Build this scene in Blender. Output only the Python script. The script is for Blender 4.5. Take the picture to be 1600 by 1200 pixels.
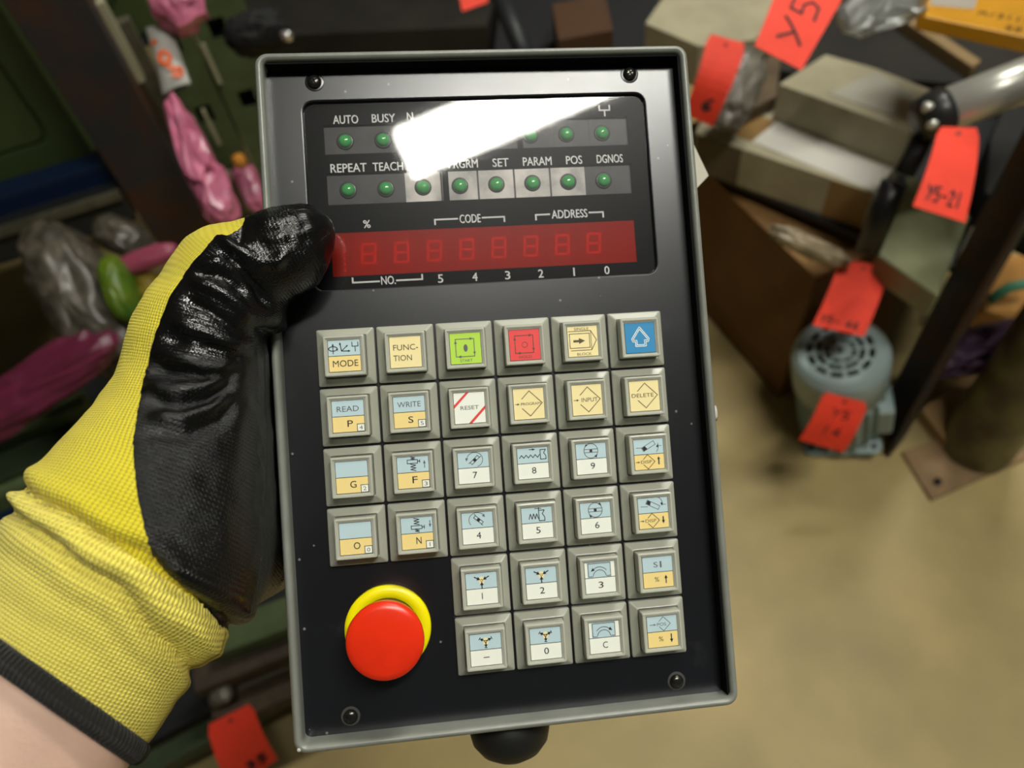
import bpy, bmesh, math, random
import numpy as np
from mathutils import Matrix, Vector, noise as mnoise

random.seed(7)
for o in list(bpy.data.objects):
    bpy.data.objects.remove(o)
scene = bpy.context.scene
C = scene.collection

# ------------------------------------------------------------------ camera
FPX = 1150.0                       # focal length in pixels of the 1600x1200 frame
CAM_H = 1.15
_d = np.array([150.0, 880.0, 1150.0]); _d /= np.linalg.norm(_d)      # "down" seen by the lens
_zc = -_d
_yc = np.array([0, 0, 1.0]) - _zc[2] * _zc; _yc /= np.linalg.norm(_yc)
_xc = np.cross(_yc, _zc)
WC = np.array([_xc, _yc, _zc])     # world = WC @ (x right, y down, z forward)
CAM = np.array([0, 0, CAM_H])
camd = bpy.data.cameras.new('camera')
cam = bpy.data.objects.new('camera', camd); C.objects.link(cam)
_m = Matrix.Identity(4)
for i, v in enumerate((WC @ [1, 0, 0], WC @ [0, -1, 0], WC @ [0, 0, -1])):
    for k in range(3):
        _m[k][i] = v[k]
_m[0][3], _m[1][3], _m[2][3] = CAM
cam.matrix_world = _m
camd.sensor_width = 36.0
camd.lens = FPX / 1600 * 36.0
camd.clip_start = 0.01
camd.clip_end = 60
camd.dof.use_dof = True
camd.dof.focus_distance = 0.25
camd.dof.aperture_fstop = 8.8
scene.camera = cam

# ------------------------------------------------------------------ world, exposure
world = bpy.data.worlds.new('world'); scene.world = world
world.use_nodes = True
_bg = world.node_tree.nodes['Background']
_bg.inputs[0].default_value = (0.92, 1.0, 0.88, 1)
_bg.inputs[1].default_value = 0.045
vs = scene.view_settings
vs.view_transform = 'Standard'; vs.look = 'None'; vs.gamma = 1; vs.use_curve_mapping = False
vs.exposure = 0.65
LAMP = 44.0                        # radiance of the fluorescent diffusers

# ------------------------------------------------------------------ helpers: rays from the view to places in the room
def ray(x, y):
    return WC @ np.array([(x - 800) / FPX, (y - 600) / FPX, 1.0])
def at_d(x, y, dep):
    return CAM + dep * ray(x, y)
def at_z(x, y, z):
    v = ray(x, y); return CAM + (z - CAM_H) / v[2] * v
def at_plane(x, y, p, n):
    v = ray(x, y); return CAM + ((np.asarray(p) - CAM) @ n) / (v @ n) * v
def proj(p):
    c = WC.T @ (np.asarray(p, float) - CAM)
    return np.array([800 + FPX * c[0] / c[2], 600 + FPX * c[1] / c[2], c[2]])

# ------------------------------------------------------------------ helpers: materials
MATS = {}
def mat(name, col, rough=0.5, metal=0.0, var=0.0, vscale=20.0, col2=None, bump=0.0, bscale=200.0, spec=0.5,
        trans=0.0, alpha=1.0, coat=0.0, emis=None, ior=1.45, lo=0.35, hi=0.65, detail=6.0, sub=0.0):
    if name in MATS:
        return MATS[name]
    m = bpy.data.materials.new(name); m.use_nodes = True
    nt = m.node_tree; b = nt.nodes['Principled BSDF']
    b.inputs['Base Color'].default_value = (*col, 1)
    b.inputs['Roughness'].default_value = rough
    b.inputs['Metallic'].default_value = metal
    b.inputs['Specular IOR Level'].default_value = spec
    b.inputs['IOR'].default_value = ior
    b.inputs['Transmission Weight'].default_value = trans
    b.inputs['Alpha'].default_value = alpha
    b.inputs['Coat Weight'].default_value = coat
    if sub:
        b.inputs['Subsurface Weight'].default_value = sub
        b.inputs['Subsurface Radius'].default_value = (0.006, 0.003, 0.002)
    if emis:
        b.inputs['Emission Color'].default_value = (*emis[:3], 1)
        b.inputs['Emission Strength'].default_value = emis[3]
    tc = nt.nodes.new('ShaderNodeTexCoord')
    if var or col2:
        n = nt.nodes.new('ShaderNodeTexNoise'); n.inputs['Scale'].default_value = vscale; n.inputs['Detail'].default_value = detail
        nt.links.new(tc.outputs['Object'], n.inputs['Vector'])
        r = nt.nodes.new('ShaderNodeMapRange'); r.inputs['From Min'].default_value = lo; r.inputs['From Max'].default_value = hi
        nt.links.new(n.outputs['Fac'], r.inputs['Value'])
        mx = nt.nodes.new('ShaderNodeMix'); mx.data_type = 'RGBA'
        c2 = col2 if col2 else tuple(min(1, c * (1 + var)) for c in col)
        c1 = col if col2 else tuple(c * (1 - var) for c in col)
        mx.inputs[6].default_value = (*c1, 1); mx.inputs[7].default_value = (*c2, 1)
        nt.links.new(r.outputs[0], mx.inputs[0]); nt.links.new(mx.outputs[2], b.inputs['Base Color'])
    if bump:
        n = nt.nodes.new('ShaderNodeTexNoise'); n.inputs['Scale'].default_value = bscale; n.inputs['Detail'].default_value = 4
        nt.links.new(tc.outputs['Object'], n.inputs['Vector'])
        bp = nt.nodes.new('ShaderNodeBump'); bp.inputs['Strength'].default_value = 1.0; bp.inputs['Distance'].default_value = bump
        nt.links.new(n.outputs['Fac'], bp.inputs['Height']); nt.links.new(bp.outputs[0], b.inputs['Normal'])
    MATS[name] = m
    return m

def clear_mat(name, tint, rough=0.02, ior=1.49, diff=None, dfac=0.0, haze=0.0, hrough=0.35):
    """thin clear sheet: Fresnel mix of see-through and mirror, with a little body colour"""
    m = bpy.data.materials.new(name); m.use_nodes = True
    nt = m.node_tree; nt.nodes.remove(nt.nodes['Principled BSDF'])
    out = nt.nodes['Material Output']
    t = nt.nodes.new('ShaderNodeBsdfTransparent'); t.inputs[0].default_value = (*tint, 1)
    body = t
    if diff:
        df = nt.nodes.new('ShaderNodeBsdfDiffuse'); df.inputs[0].default_value = (*diff, 1)
        mm = nt.nodes.new('ShaderNodeMixShader'); mm.inputs[0].default_value = dfac
        nt.links.new(t.outputs[0], mm.inputs[1]); nt.links.new(df.outputs[0], mm.inputs[2]); body = mm
    g = nt.nodes.new('ShaderNodeBsdfGlossy'); g.inputs['Roughness'].default_value = rough
    fr = nt.nodes.new('ShaderNodeFresnel'); fr.inputs[0].default_value = ior
    mx = nt.nodes.new('ShaderNodeMixShader')
    if haze:                       # fine handling scratches widen part of the reflection
        g2 = nt.nodes.new('ShaderNodeBsdfGlossy'); g2.inputs['Roughness'].default_value = hrough
        gm = nt.nodes.new('ShaderNodeMixShader'); gm.inputs[0].default_value = haze
        nt.links.new(g.outputs[0], gm.inputs[1]); nt.links.new(g2.outputs[0], gm.inputs[2]); g = gm
    nt.links.new(fr.outputs[0], mx.inputs[0]); nt.links.new(body.outputs[0], mx.inputs[1]); nt.links.new(g.outputs[0], mx.inputs[2])
    nt.links.new(mx.outputs[0], out.inputs[0])
    MATS[name] = m
    return m

# ------------------------------------------------------------------ helpers: meshes
class MB:
    def __init__(s):
        s.v = []; s.f = []; s.mi = []; s.mats = []; s.sm = []
    def slot(s, m):
        if m not in s.mats: s.mats.append(m)
        return s.mats.index(m)
    def add(s, vs, fs, m, smooth=False):
        o = len(s.v); k = s.slot(m)
        s.v.extend([tuple(map(float, p)) for p in vs])
        for f in fs:
            s.f.append([i + o for i in f]); s.mi.append(k); s.sm.append(smooth)
        return s
    def build(s, name, parent=None, loc=None):
        me = bpy.data.meshes.new(name)
        me.from_pydata(s.v, [], s.f)
        for m in s.mats: me.materials.append(m)
        me.polygons.foreach_set('material_index', s.mi)
        me.polygons.foreach_set('use_smooth', s.sm)
        me.update()
        o = bpy.data.objects.new(name, me); C.objects.link(o)
        if parent: o.parent = parent
        if loc is not None: o.location = loc
        return o
    # shapes
    def box(s, c, h, m, M=None):
        vs = [np.array(c) + np.array([sx * h[0], sy * h[1], sz * h[2]]) for sz in (-1, 1) for sy in (-1, 1) for sx in (-1, 1)]
        if M is not None: vs = [np.asarray(M(p)) for p in vs]
        return s.add(vs, [(0, 2, 3, 1), (4, 5, 7, 6), (0, 1, 5, 4), (2, 6, 7, 3), (0, 4, 6, 2), (1, 3, 7, 5)], m)
    def loft(s, loops, m, close0=False, close1=False, smooth=False):
        n = len(loops[0]); vs = [p for l in loops for p in l]; fs = []
        for a in range(len(loops) - 1):
            for i in range(n):
                j = (i + 1) % n
                fs.append((a * n + i, a * n + j, (a + 1) * n + j, (a + 1) * n + i))
        if close0: fs.append(tuple(range(n))[::-1])
        if close1: fs.append(tuple((len(loops) - 1) * n + i for i in range(n)))
        return s.add(vs, fs, m, smooth)
    def prism(s, top, bot, m):
        n = len(top)
        return s.loft([bot, top], m, True, True)
    def lathe(s, prof, c, m, n=40, axis='z', smooth=True, sx=1.0, sy=1.0):
        loops = []
        for r, z in prof:
            l = []
            for i in range(n):
                a = 2 * math.pi * i / n; x, y = r * math.cos(a) * sx, r * math.sin(a) * sy
                p = {'z': (x, y, z), 'y': (x, z, -y), 'x': (z, x, y)}[axis]
                l.append((c[0] + p[0], c[1] + p[1], c[2] + p[2]))
            loops.append(l)
        return s.loft(loops, m, True, True, smooth)
    def tube(s, pts, r, m, n=12, smooth=True):
        pts = [np.asarray(p, float) for p in pts]
        rs = r if isinstance(r, (list, tuple)) else [r] * len(pts)
        t0 = pts[1] - pts[0]
        up = np.array([0, 0, 1.0]) if abs(t0[2]) < 0.9 * np.linalg.norm(t0) else np.array([1.0, 0, 0])
        loops = []
        for i, p in enumerate(pts):
            t = pts[min(i + 1, len(pts) - 1)] - pts[max(i - 1, 0)]; t = t / np.linalg.norm(t)
            a = np.cross(t, up); a /= np.linalg.norm(a); b = np.cross(t, a); up = -b if False else up
            loops.append([p + rs[i] * (math.cos(2 * math.pi * k / n) * a + math.sin(2 * math.pi * k / n) * b) for k in range(n)])
        return s.loft(loops, m, True, True, smooth)
    def stroke(s, pts, w, m, z=0.0, closed=False):
        """flat line of width w in the xy plane"""
        P = [np.array(p, float) for p in pts]
        if closed: P.append(P[0])
        for a, b in zip(P[:-1], P[1:]):
            d = b - a; L = np.linalg.norm(d)
            if L < 1e-9: continue
            d /= L; n = np.array([-d[1], d[0]]) * w / 2; e = d * w * 0.35
            q = [a - e - n, b + e - n, b + e + n, a - e + n]
            s.add([(p[0], p[1], z) for p in q], [(0, 1, 2, 3)], m)
        return s
    def poly(s, pts, m, z=0.0):
        return s.add([(p[0], p[1], z) for p in pts], [tuple(range(len(pts)))], m)
    def rect(s, x0, x1, y0, y1, m, z=0.0):
        return s.poly([(x0, y0), (x1, y0), (x1, y1), (x0, y1)], m, z)

def rrect(x0, x1, y0, y1, r, z, n=5):
    out = []
    for cx, cy, a0 in ((x1 - r, y1 - r, 0), (x0 + r, y1 - r, 90), (x0 + r, y0 + r, 180), (x1 - r, y0 + r, 270)):
        for i in range(n + 1):
            a = math.radians(a0 + 90 * i / n)
            out.append((cx + r * math.cos(a), cy + r * math.sin(a), z))
    return out

_tc = {}
def glyphs(t, bold=0.0):
    if (t, bold) in _tc: return _tc[(t, bold)]
    cu = bpy.data.curves.new('t', 'FONT'); cu.body = t; cu.resolution_u = 3; cu.offset = bold
    o = bpy.data.objects.new('t', cu); C.objects.link(o)
    dg = bpy.context.evaluated_depsgraph_get(); ev = o.evaluated_get(dg); me = ev.to_mesh()
    v = np.array([p.co[:2] for p in me.vertices]); f = [tuple(p.vertices) for p in me.polygons]
    ev.to_mesh_clear(); bpy.data.objects.remove(o); bpy.data.curves.remove(cu)
    lo, hi = v.min(0), v.max(0)
    v = (v - (lo + hi) / 2) / np.maximum(hi - lo, 1e-6)
    _tc[(t, bold)] = (v, f, (hi - lo)[0] / (hi - lo)[1])
    return _tc[(t, bold)]
def text(mb, t, cx, cy, h, m, w=None, z=0.0, bold=0.0):
    v, f, asp = glyphs(t, bold)
    w = w if w else h * asp
    mb.add([(cx + p[0] * w, cy + p[1] * h, z) for p in v], f, m)

def tag(o, label, cat, group=None):
    o['label'] = label; o['category'] = cat
    if group: o['group'] = group
    return o
def struct(o, label=None):
    o['kind'] = 'structure'
    if label: o['label'] = label
    return o
def empty(name, loc=(0, 0, 0), M=None):
    o = bpy.data.objects.new(name, None); C.objects.link(o); o.empty_display_size = 0.02
    if M is not None: o.matrix_world = M
    else: o.location = loc
    return o
def recenter(o):
    """put the origin of a mesh at the centre of its base"""
    me = o.data; n = len(me.vertices); a = np.empty(n * 3); me.vertices.foreach_get('co', a); a = a.reshape(-1, 3)
    c = np.array([(a[:, 0].min() + a[:, 0].max()) / 2, (a[:, 1].min() + a[:, 1].max()) / 2, a[:, 2].min()])
    me.vertices.foreach_set('co', (a - c).ravel()); me.update(); o.location = c
    return o
def bevel(o, w=0.003, seg=2):
    b = o.modifiers.new('bevel', 'BEVEL'); b.width = w; b.segments = seg; b.limit_method = 'ANGLE'; b.angle_limit = 0.6
    return o
# ================================================================== the room
M_floor = mat('worn concrete', (0.47, 0.355, 0.145), 0.55, col2=(0.30, 0.235, 0.10), vscale=5.0, lo=0.30, hi=0.72, bump=0.0006, bscale=60, detail=9)
M_wall = mat('dim plaster', (0.10, 0.10, 0.085), 0.9, var=0.2, vscale=3)
M_ceil = mat('ceiling paint', (0.30, 0.30, 0.27), 0.9)
def slab(name, x0, x1, y0, y1, z0, z1, m):
    return struct(MB().box(((x0 + x1) / 2, (y0 + y1) / 2, (z0 + z1) / 2), ((x1 - x0) / 2, (y1 - y0) / 2, (z1 - z0) / 2), m).build(name))
slab('floor', -3.4, 3.6, -3.0, 4.2, -0.1, 0.0, M_floor)
slab('ceiling', -3.4, 3.6, -3.0, 4.2, 3.2, 3.3, M_ceil)
slab('wall_back', -3.4, 3.6, 4.1, 4.2, 0.0, 3.2, M_wall)
slab('wall_left', -3.4, -3.3, -3.0, 4.1, 0.0, 3.2, M_wall)

M_tin = mat('white enamel', (0.75, 0.75, 0.72), 0.4)
M_glow = mat('fluorescent diffuser', (0.9, 0.9, 0.9), 0.5, emis=(1.0, 0.985, 0.90, LAMP))
def ceiling_light(c, ang, length, width, label):
    r = empty('ceiling_light', (c[0], c[1], 3.0)); r.rotation_euler = (0, 0, ang)
    h = MB(); h.box((0, 0, 0.03), (length / 2 + 0.02, width / 2 + 0.02, 0.025), M_tin); h.build('housing', r)
    MB().loft([rrect(-length / 2, length / 2, -width / 2, width / 2, 0.02, 0.006), rrect(-length / 2 + .01, length / 2 - .01, -width / 2 + .01, width / 2 - .01, 0.02, -0.012)], M_glow, True, True).build('diffuser', r)
    for s in (-1, 1):
        MB().tube([(s * length * .35, 0, 0.05), (s * length * .35, 0, 0.2)], 0.006, M_tin).build('hanger_rod', r)
    tag(r, label, 'ceiling light', 'fluorescent ceiling lights')
_a = math.atan2(0.235, 0.75)
ceiling_light((0.20 + 0.62 * math.cos(_a), -0.355 + 0.62 * math.sin(_a)), _a, 1.24, 0.17, 'white fluorescent ceiling light straight above the pendant')
ceiling_light((1.1, 1.55), _a, 1.24, 0.17, 'added unseen fluorescent light for the floor farther along the aisle')  # second fixture is out of view, added to brighten the floor
# ================================================================== the pendant
PR = np.array([[0.9926927841583436, -0.06950460785122207, 0.09864150124260374],
               [-0.0654808238639819, -0.9969068216337513, -0.043463210691476205],
               [0.10135727890014086, 0.03668648886123215, -0.9941734272984883]])
PT = np.array([-0.002884022926869083, 0.040274457809558205, 0.2701991824701687])
_R = WC @ PR; _p = CAM + WC @ PT
PM = Matrix(((*_R[0], _p[0]), (*_R[1], _p[1]), (*_R[2], _p[2]), (0, 0, 0, 1)))
pend = empty('control_pendant', M=PM)
tag(pend, 'grey handheld control pendant with black key panel held in the yellow glove', 'control pendant')
mm = 0.001
ZP = -1.5 * mm

M_grey = mat('grey painted casting', (0.215, 0.225, 0.195), 0.33, var=0.10, vscale=60, bump=0.00006, bscale=500, spec=0.6)
M_chip = mat('bare chipped metal', (0.55, 0.54, 0.48), 0.35)
def black_panel():
    m = mat('black anodised panel', (0.012, 0.013, 0.018), 0.26, spec=0.85, bump=0.00001, bscale=2500)
    nt = m.node_tree; b = nt.nodes['Principled BSDF']
    tc = [n for n in nt.nodes if n.type == 'TEX_COORD'][0]
    # dust specks and pale scuffs
    v = nt.nodes.new('ShaderNodeTexVoronoi'); v.inputs['Scale'].default_value = 190
    nt.links.new(tc.outputs['Object'], v.inputs['Vector'])
    sp = nt.nodes.new('ShaderNodeMapRange'); sp.inputs['From Min'].default_value = 0.11; sp.inputs['From Max'].default_value = 0.07
    nt.links.new(v.outputs['Distance'], sp.inputs['Value'])
    wn = nt.nodes.new('ShaderNodeMath'); wn.operation = 'GREATER_THAN'; wn.inputs[1].default_value = 0.72
    sx = nt.nodes.new('ShaderNodeSeparateColor'); nt.links.new(v.outputs['Color'], sx.inputs[0]); nt.links.new(sx.outputs[0], wn.inputs[0])
    mu = nt.nodes.new('ShaderNodeMath'); mu.operation = 'MULTIPLY'; nt.links.new(sp.outputs[0], mu.inputs[0]); nt.links.new(wn.outputs[0], mu.inputs[1])
    n2 = nt.nodes.new('ShaderNodeTexNoise'); n2.inputs['Scale'].default_value = 55; n2.inputs['Detail'].default_value = 10; n2.inputs['Roughness'].default_value = 0.7
    nt.links.new(tc.outputs['Object'], n2.inputs['Vector'])
    r2 = nt.nodes.new('ShaderNodeMapRange'); r2.inputs['From Min'].default_value = 0.60; r2.inputs['From Max'].default_value = 0.80; r2.inputs['To Max'].default_value = 0.05
    nt.links.new(n2.outputs['Fac'], r2.inputs['Value'])
    ad = nt.nodes.new('ShaderNodeMath'); ad.operation = 'ADD'; ad.use_clamp = True
    m3 = nt.nodes.new('ShaderNodeMath'); m3.operation = 'MULTIPLY'; m3.inputs[1].default_value = 0.5
    nt.links.new(mu.outputs[0], m3.inputs[0]); nt.links.new(m3.outputs[0], ad.inputs[0]); nt.links.new(r2.outputs[0], ad.inputs[1])
    mx = nt.nodes.new('ShaderNodeMix'); mx.data_type = 'RGBA'
    mx.inputs[6].default_value = (0.006, 0.0065, 0.009, 1); mx.inputs[7].default_value = (0.32, 0.31, 0.29, 1)
    nt.links.new(ad.outputs[0], mx.inputs[0]); nt.links.new(mx.outputs[2], b.inputs['Base Color'])
    r3 = nt.nodes.new('ShaderNodeMapRange'); r3.inputs['To Min'].default_value = 0.27; r3.inputs['To Max'].default_value = 0.31
    nt.links.new(n2.outputs['Fac'], r3.inputs['Value']); nt.links.new(r3.outputs[0], b.inputs['Roughness'])
    return m
M_panel = black_panel()

# housing: shell with rounded rim, lofted loop by loop
X0, X1, Y0, Y1 = -79.2 * mm, 80.6 * mm, -83.2 * mm, 164.0 * mm
def hl(i, z, r=4.5):
    return rrect(X0 + i * mm, X1 - i * mm, Y0 + i * mm, Y1 - i * mm, max(r - i * 0.8, 0.6) * mm, z * mm)
h = MB()
h.loft([hl(5, -42), hl(1.5, -41), hl(-0.3, -38), hl(-0.8, -20), hl(-0.9, -2), hl(-0.6, 1.5), hl(-0.1, 4.2), hl(0.5, 5.5), hl(1.3, 6.0), hl(2.0, 5.9), hl(2.6, 5.3), hl(2.9, 4.5),
        hl(3.0, 2.0), hl(2.9, -2.2), hl(2.9, -4.0)], M_grey, True, False, smooth=True)
hs = h.build('housing', pend)
# bare-metal chips on the rim
for cx, cy, w, l in ((-77.3, -81.3, .9, 1.2),):
    k = MB(); k.lathe([(w * mm * .3, 5.2 * mm), (w * mm, 5.4 * mm), (w * mm * .7, 6.05 * mm), (w * mm * .2, 6.2 * mm)], (cx * mm, cy * mm, 0), M_chip, n=9); k.build('paint_chip', hs)
k = MB(); k.lathe([(.3 * mm, 1 * mm), (.9 * mm, 1.3 * mm), (.5 * mm, 1.9 * mm)], (81.0 * mm, 24 * mm, 2.4 * mm), M_chip, n=9, sy=3.4); k.build('paint_chip', hs)

# black face panel with the display opening
def wl(i, z, r=4.0):
    return rrect((-64.4 + i) * mm, (64.8 - i) * mm, (78.6 + i) * mm, (148.9 - i) * mm, (r - i) * mm, z * mm)
pn = MB()
pn.loft([hl(2.7, -1.5), wl(-0.5, -1.5), wl(-0.15, -1.6), wl(0.15, -1.9), wl(0.3, -3.2), wl(0.3, -4.2)], M_panel, False, False)
for p_ in range(len(pn.sm)): pn.sm[p_] = False
face = pn.build('face_panel', pend)

# black strips painting the shade on the top and right inner walls of the rim
rsh = MB(); M_rimshade = mat('black rim shade', (0.004, 0.004, 0.0045), 0.75, spec=0.15)
rsh.box(((X0 + X1) / 2, Y1 - 3.35 * mm, 1.3 * mm), ((X1 - X0) / 2 - 3.4 * mm, .4 * mm, 2.9 * mm), M_rimshade)
rsh.box((X1 - 3.35 * mm, (Y0 + Y1) / 2, 1.3 * mm), (.4 * mm, (Y1 - Y0) / 2 - 3.4 * mm, 2.9 * mm), M_rimshade)
rsh.build('rim_shade', pend)

# screws
M_screw = mat('black oxide screw', (0.06, 0.058, 0.05), 0.25, metal=0.85, spec=0.7)
M_dust = mat('grey dust', (0.055, 0.053, 0.05), 0.9)
for x, y in ((-59.4, 156.0), (59.5, 156.2), (59.7, -74.8), (-60.2, -74.6)):
    s_ = MB(); r = 2.55
    s_.lathe([(r * mm, ZP), (r * mm, ZP + .7 * mm), (2.1 * mm, ZP + 1.3 * mm), (1.2 * mm, ZP + 1.65 * mm), (.9 * mm, ZP + 1.7 * mm)], (x * mm, y * mm, 0), M_screw, n=24)
    so = s_.build('screw', pend)
    c_ = MB()
    for a in (0.5, 0.5 + math.pi / 2):
        d = (math.cos(a) * 1.35 * mm, math.sin(a) * 1.35 * mm)
        c_.stroke([(x * mm - d[0], y * mm - d[1]), (x * mm + d[0], y * mm + d[1])], .5 * mm, mat('slot black', (0.002, 0.002, 0.002), 0.9), z=ZP + 1.72 * mm)
    c_.build('cross_slot', so)
    ws = MB(); ws.lathe([(3.5 * mm, ZP + .02 * mm), (3.3 * mm, ZP + .1 * mm), (2.4 * mm, ZP + .12 * mm)], (x * mm, y * mm, 0), M_dust if y < 0 else M_panel, n=24); ws.build('washer', so)

# ---- display
M_mask = mat('black printed mask', (0.006, 0.006, 0.007), 0.8, spec=0.08)
M_board = mat('grey circuit board', (0.03, 0.028, 0.028), 0.5, var=0.35, vscale=90)
M_ink = mat('white ink', (0.78, 0.78, 0.76), 0.6)
ms = MB(); zm = -4.3 * mm
def mr(x0, x1, y0, y1): ms.box(((x0 + x1) / 2 * mm, (y0 + y1) / 2 * mm, zm - .25 * mm), ((x1 - x0) / 2 * mm, (y1 - y0) / 2 * mm, .25 * mm), M_mask)
mr(-65.5, 66, 141.0, 150); mr(-65.5, -57.5, 129.8, 141.0); mr(14.6, 16.8, 129.8, 141.0); mr(58.2, 66, 129.8, 141.0)
mr(-65.5, 66, 122.7, 129.8); mr(-65.5, -57.5, 110.8, 122.7); mr(-14.7, -12.5, 110.8, 122.7); mr(58.2, 66, 110.8, 122.7)
mr(-65.5, 66, 100.4, 110.8); mr(-65.5, -57.3, 84.0, 100.4); mr(57.8, 66, 84.0, 100.4); mr(-65.5, 66, 77.5, 84.0)
mask = ms.build('display_mask', pend)
bd = MB(); bd.box((0, 113.5 * mm, -6.4 * mm), (65.5 * mm, 36 * mm, .8 * mm), M_board); bd.build('circuit_board', pend)
# captions printed on the mask
def caption(t, x, y, h_=3.1, w=None):
    c_ = MB(); text(c_, t, x * mm, y * mm, h_ * mm, M_ink, w * mm if w else None, z=zm + .04 * mm); text(c_, t, (x + .13) * mm, (y - .1) * mm, h_ * mm, M_ink, w * mm if w else None, z=zm + .05 * mm)
    c_.build('caption', mask)
caption('AUTO', -49.3, 142.9, 3.2, 9.2); caption('BUSY', -35.3, 143.0, 3.2, 8.6); caption('N', -25.4, 143.3, 3.2, 2.2)
for t, x, w in (('REPEAT', -49.3, 13.2), ('TEACH', -34.8, 11.2), ('PRGRM', -6.6, 11.0), ('SET', 7.6, 6.1), ('PARAM', 21.7, 11.0), ('POS', 36.0, 6.2), ('DGNOS', 50.0, 10.2)):
    caption(t, x, 124.6, 3.2, w)
g_ = MB(); w_ = .6 * mm
for pl in ([(47.4, 145.4), (47.4, 143.6), (51.4, 143.6), (51.4, 145.4)], [(49.4, 143.6), (49.4, 141.4)]):
    g_.stroke([(a * mm, b * mm) for a, b in pl], w_, M_ink, zm + .04 * mm)
g_.build('caption', mask)
caption('%', -43.9, 103.2, 2.9, 2.6)
caption('CODE', -5.4, 103.6, 3.2, 7.9); caption('ADDRESS', 32.7, 103.8, 3.2, 13.8); caption('NO.', -37.3, 81.8, 3.1, 5.3)
for t, x in zip('543210', (-18.0, -5.1, 7.3, 20.0, 32.8, 45.6)): caption(t, x, 81.4, 3.1, 0.5 if t == '1' else 1.9)
br = MB()
for pl in ([(-18.6, 101.9), (-18.6, 103.7), (-10.1, 103.7)], [(-0.7, 103.7), (7.6, 103.7), (7.6, 101.9)], [(19.7, 102.0), (19.7, 103.9), (25.0, 103.9)], [(40.4, 103.9), (45.8, 103.9), (45.8, 102.0)],
           [(-50.3, 83.2), (-50.3, 81.5), (-40.6, 81.5)], [(-34.2, 81.5), (-24.7, 81.5), (-24.7, 83.2)]):
    br.stroke([(a * mm, b * mm) for a, b in pl], .62 * mm, M_ink, zm + .04 * mm)
br.build('caption_brackets', mask)
# LEDs
M_led = mat('green LED lens', (0.075, 0.42, 0.12), 0.12, trans=0.0, spec=0.7, ior=1.5)
M_ledh = mat('LED holder', (0.055, 0.06, 0.055), 0.35)
M_foil = mat('pale LED reflector', (0.46, 0.42, 0.39), 0.4, var=0.5, vscale=70)
lm = MB(); lm.lathe([(2.5 * mm, 0), (2.6 * mm, 1.2 * mm), (2.45 * mm, 2.0 * mm), (2.0 * mm, 2.7 * mm), (1.2 * mm, 3.15 * mm), (.3 * mm, 3.3 * mm)], (0, 0, 0), M_led, n=24)
lh = MB(); lh.lathe([(3.2 * mm, .9 * mm), (3.2 * mm, 1.65 * mm), (2.8 * mm, 1.8 * mm)], (0, 0, 0), M_ledh, n=24)
l0 = h0 = None
for row, y in ((0, 135.0), (1, 116.5)):
    for i in range(8):
        x = -50.0 + 14.0 * i - (0.7 * row * i / 7)
        if l0 is None:
            l0 = lm.build('led', pend); h0 = lh.build('led_holder', l0); lo_, ho_ = l0, h0
        else:
            lo_ = l0.copy(); C.objects.link(lo_); ho_ = h0.copy(); C.objects.link(ho_); ho_.parent = lo_
        lo_.location = (x * mm, y * mm, -6.9 * mm)
        if row == 1 and 2 <= i <= 6 or row == 0 and i > 4:
            f_ = MB(); hw = 6.6 if row else 6.0
            f_.box((x * mm + (1.0 * mm if row == 0 else 0), y * mm, -5.6 * mm), (hw * mm, 5.6 * mm, .2 * mm), M_foil if row else M_board); f_.build('reflector', pend)
# red display: seven-segment modules behind a red filter
M_mod = mat('display module', (0.20, 0.10, 0.10), 0.7)
M_seg = mat('unlit segment', (1.0, 1.0, 1.0), 0.6)
def segs(b, cx, cy, w, h2, m, z):
    for pl in ([(-w, h2), (w, h2)], [(-w, 0), (w, 0)], [(-w, -h2), (w, -h2)], [(-w, 0.2), (-w, h2)], [(w, 0.2), (w, h2)], [(-w, -.2), (-w, -h2)], [(w, -.2), (w, -h2)]):
        b.stroke([((cx + a + q * .08) * mm, (cy + q) * mm) for a, q in pl], .85 * mm, m, z)
for i in range(9):
    cx = -43.9 + 12.2 * i
    if cx > 55: break
    d_ = MB(); d_.box((cx * mm, 92.2 * mm, -5.45 * mm), (5.9 * mm, 8.6 * mm, .35 * mm), M_mod)
    d0 = d_.build('digit_module', pend)
    if i < 8:
        d_ = MB(); segs(d_, cx, 92.2, 2.4, 3.6, M_seg, -5.07 * mm); d_.build('digit', d0)
d_ = MB()
for k in range(6): d_.lathe([(.8 * mm, -5.6 * mm), (.8 * mm, -5.0 * mm), (.4 * mm, -4.8 * mm)], (-53.0 * mm, (97.6 - 2.3 * k) * mm, 0), mat('bright contact pin', (0.9, 0.85, 0.8), 0.2, metal=0.8), n=10)
d_.build('contact_pins', pend)
M_filter = clear_mat('red filter', (0.80, 0.045, 0.02), rough=0.3, ior=1.12, diff=(0.85, 0.04, 0.015), dfac=0.27)
MB().rect(-57.4 * mm, 57.9 * mm, 83.9 * mm, 100.5 * mm, M_filter, -4.6 * mm).build('red_filter', pend)
# clear acrylic window, its face wavy with handling and scratches
M_acr = clear_mat('clear acrylic', (0.93, 0.93, 0.93), rough=0.03, ior=1.55, haze=0.2, hrough=0.32)
ac = MB(); ac.poly(wl(0.25, 0), M_acr, z=-3.0 * mm); acr = ac.build('display_window', pend)

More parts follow.
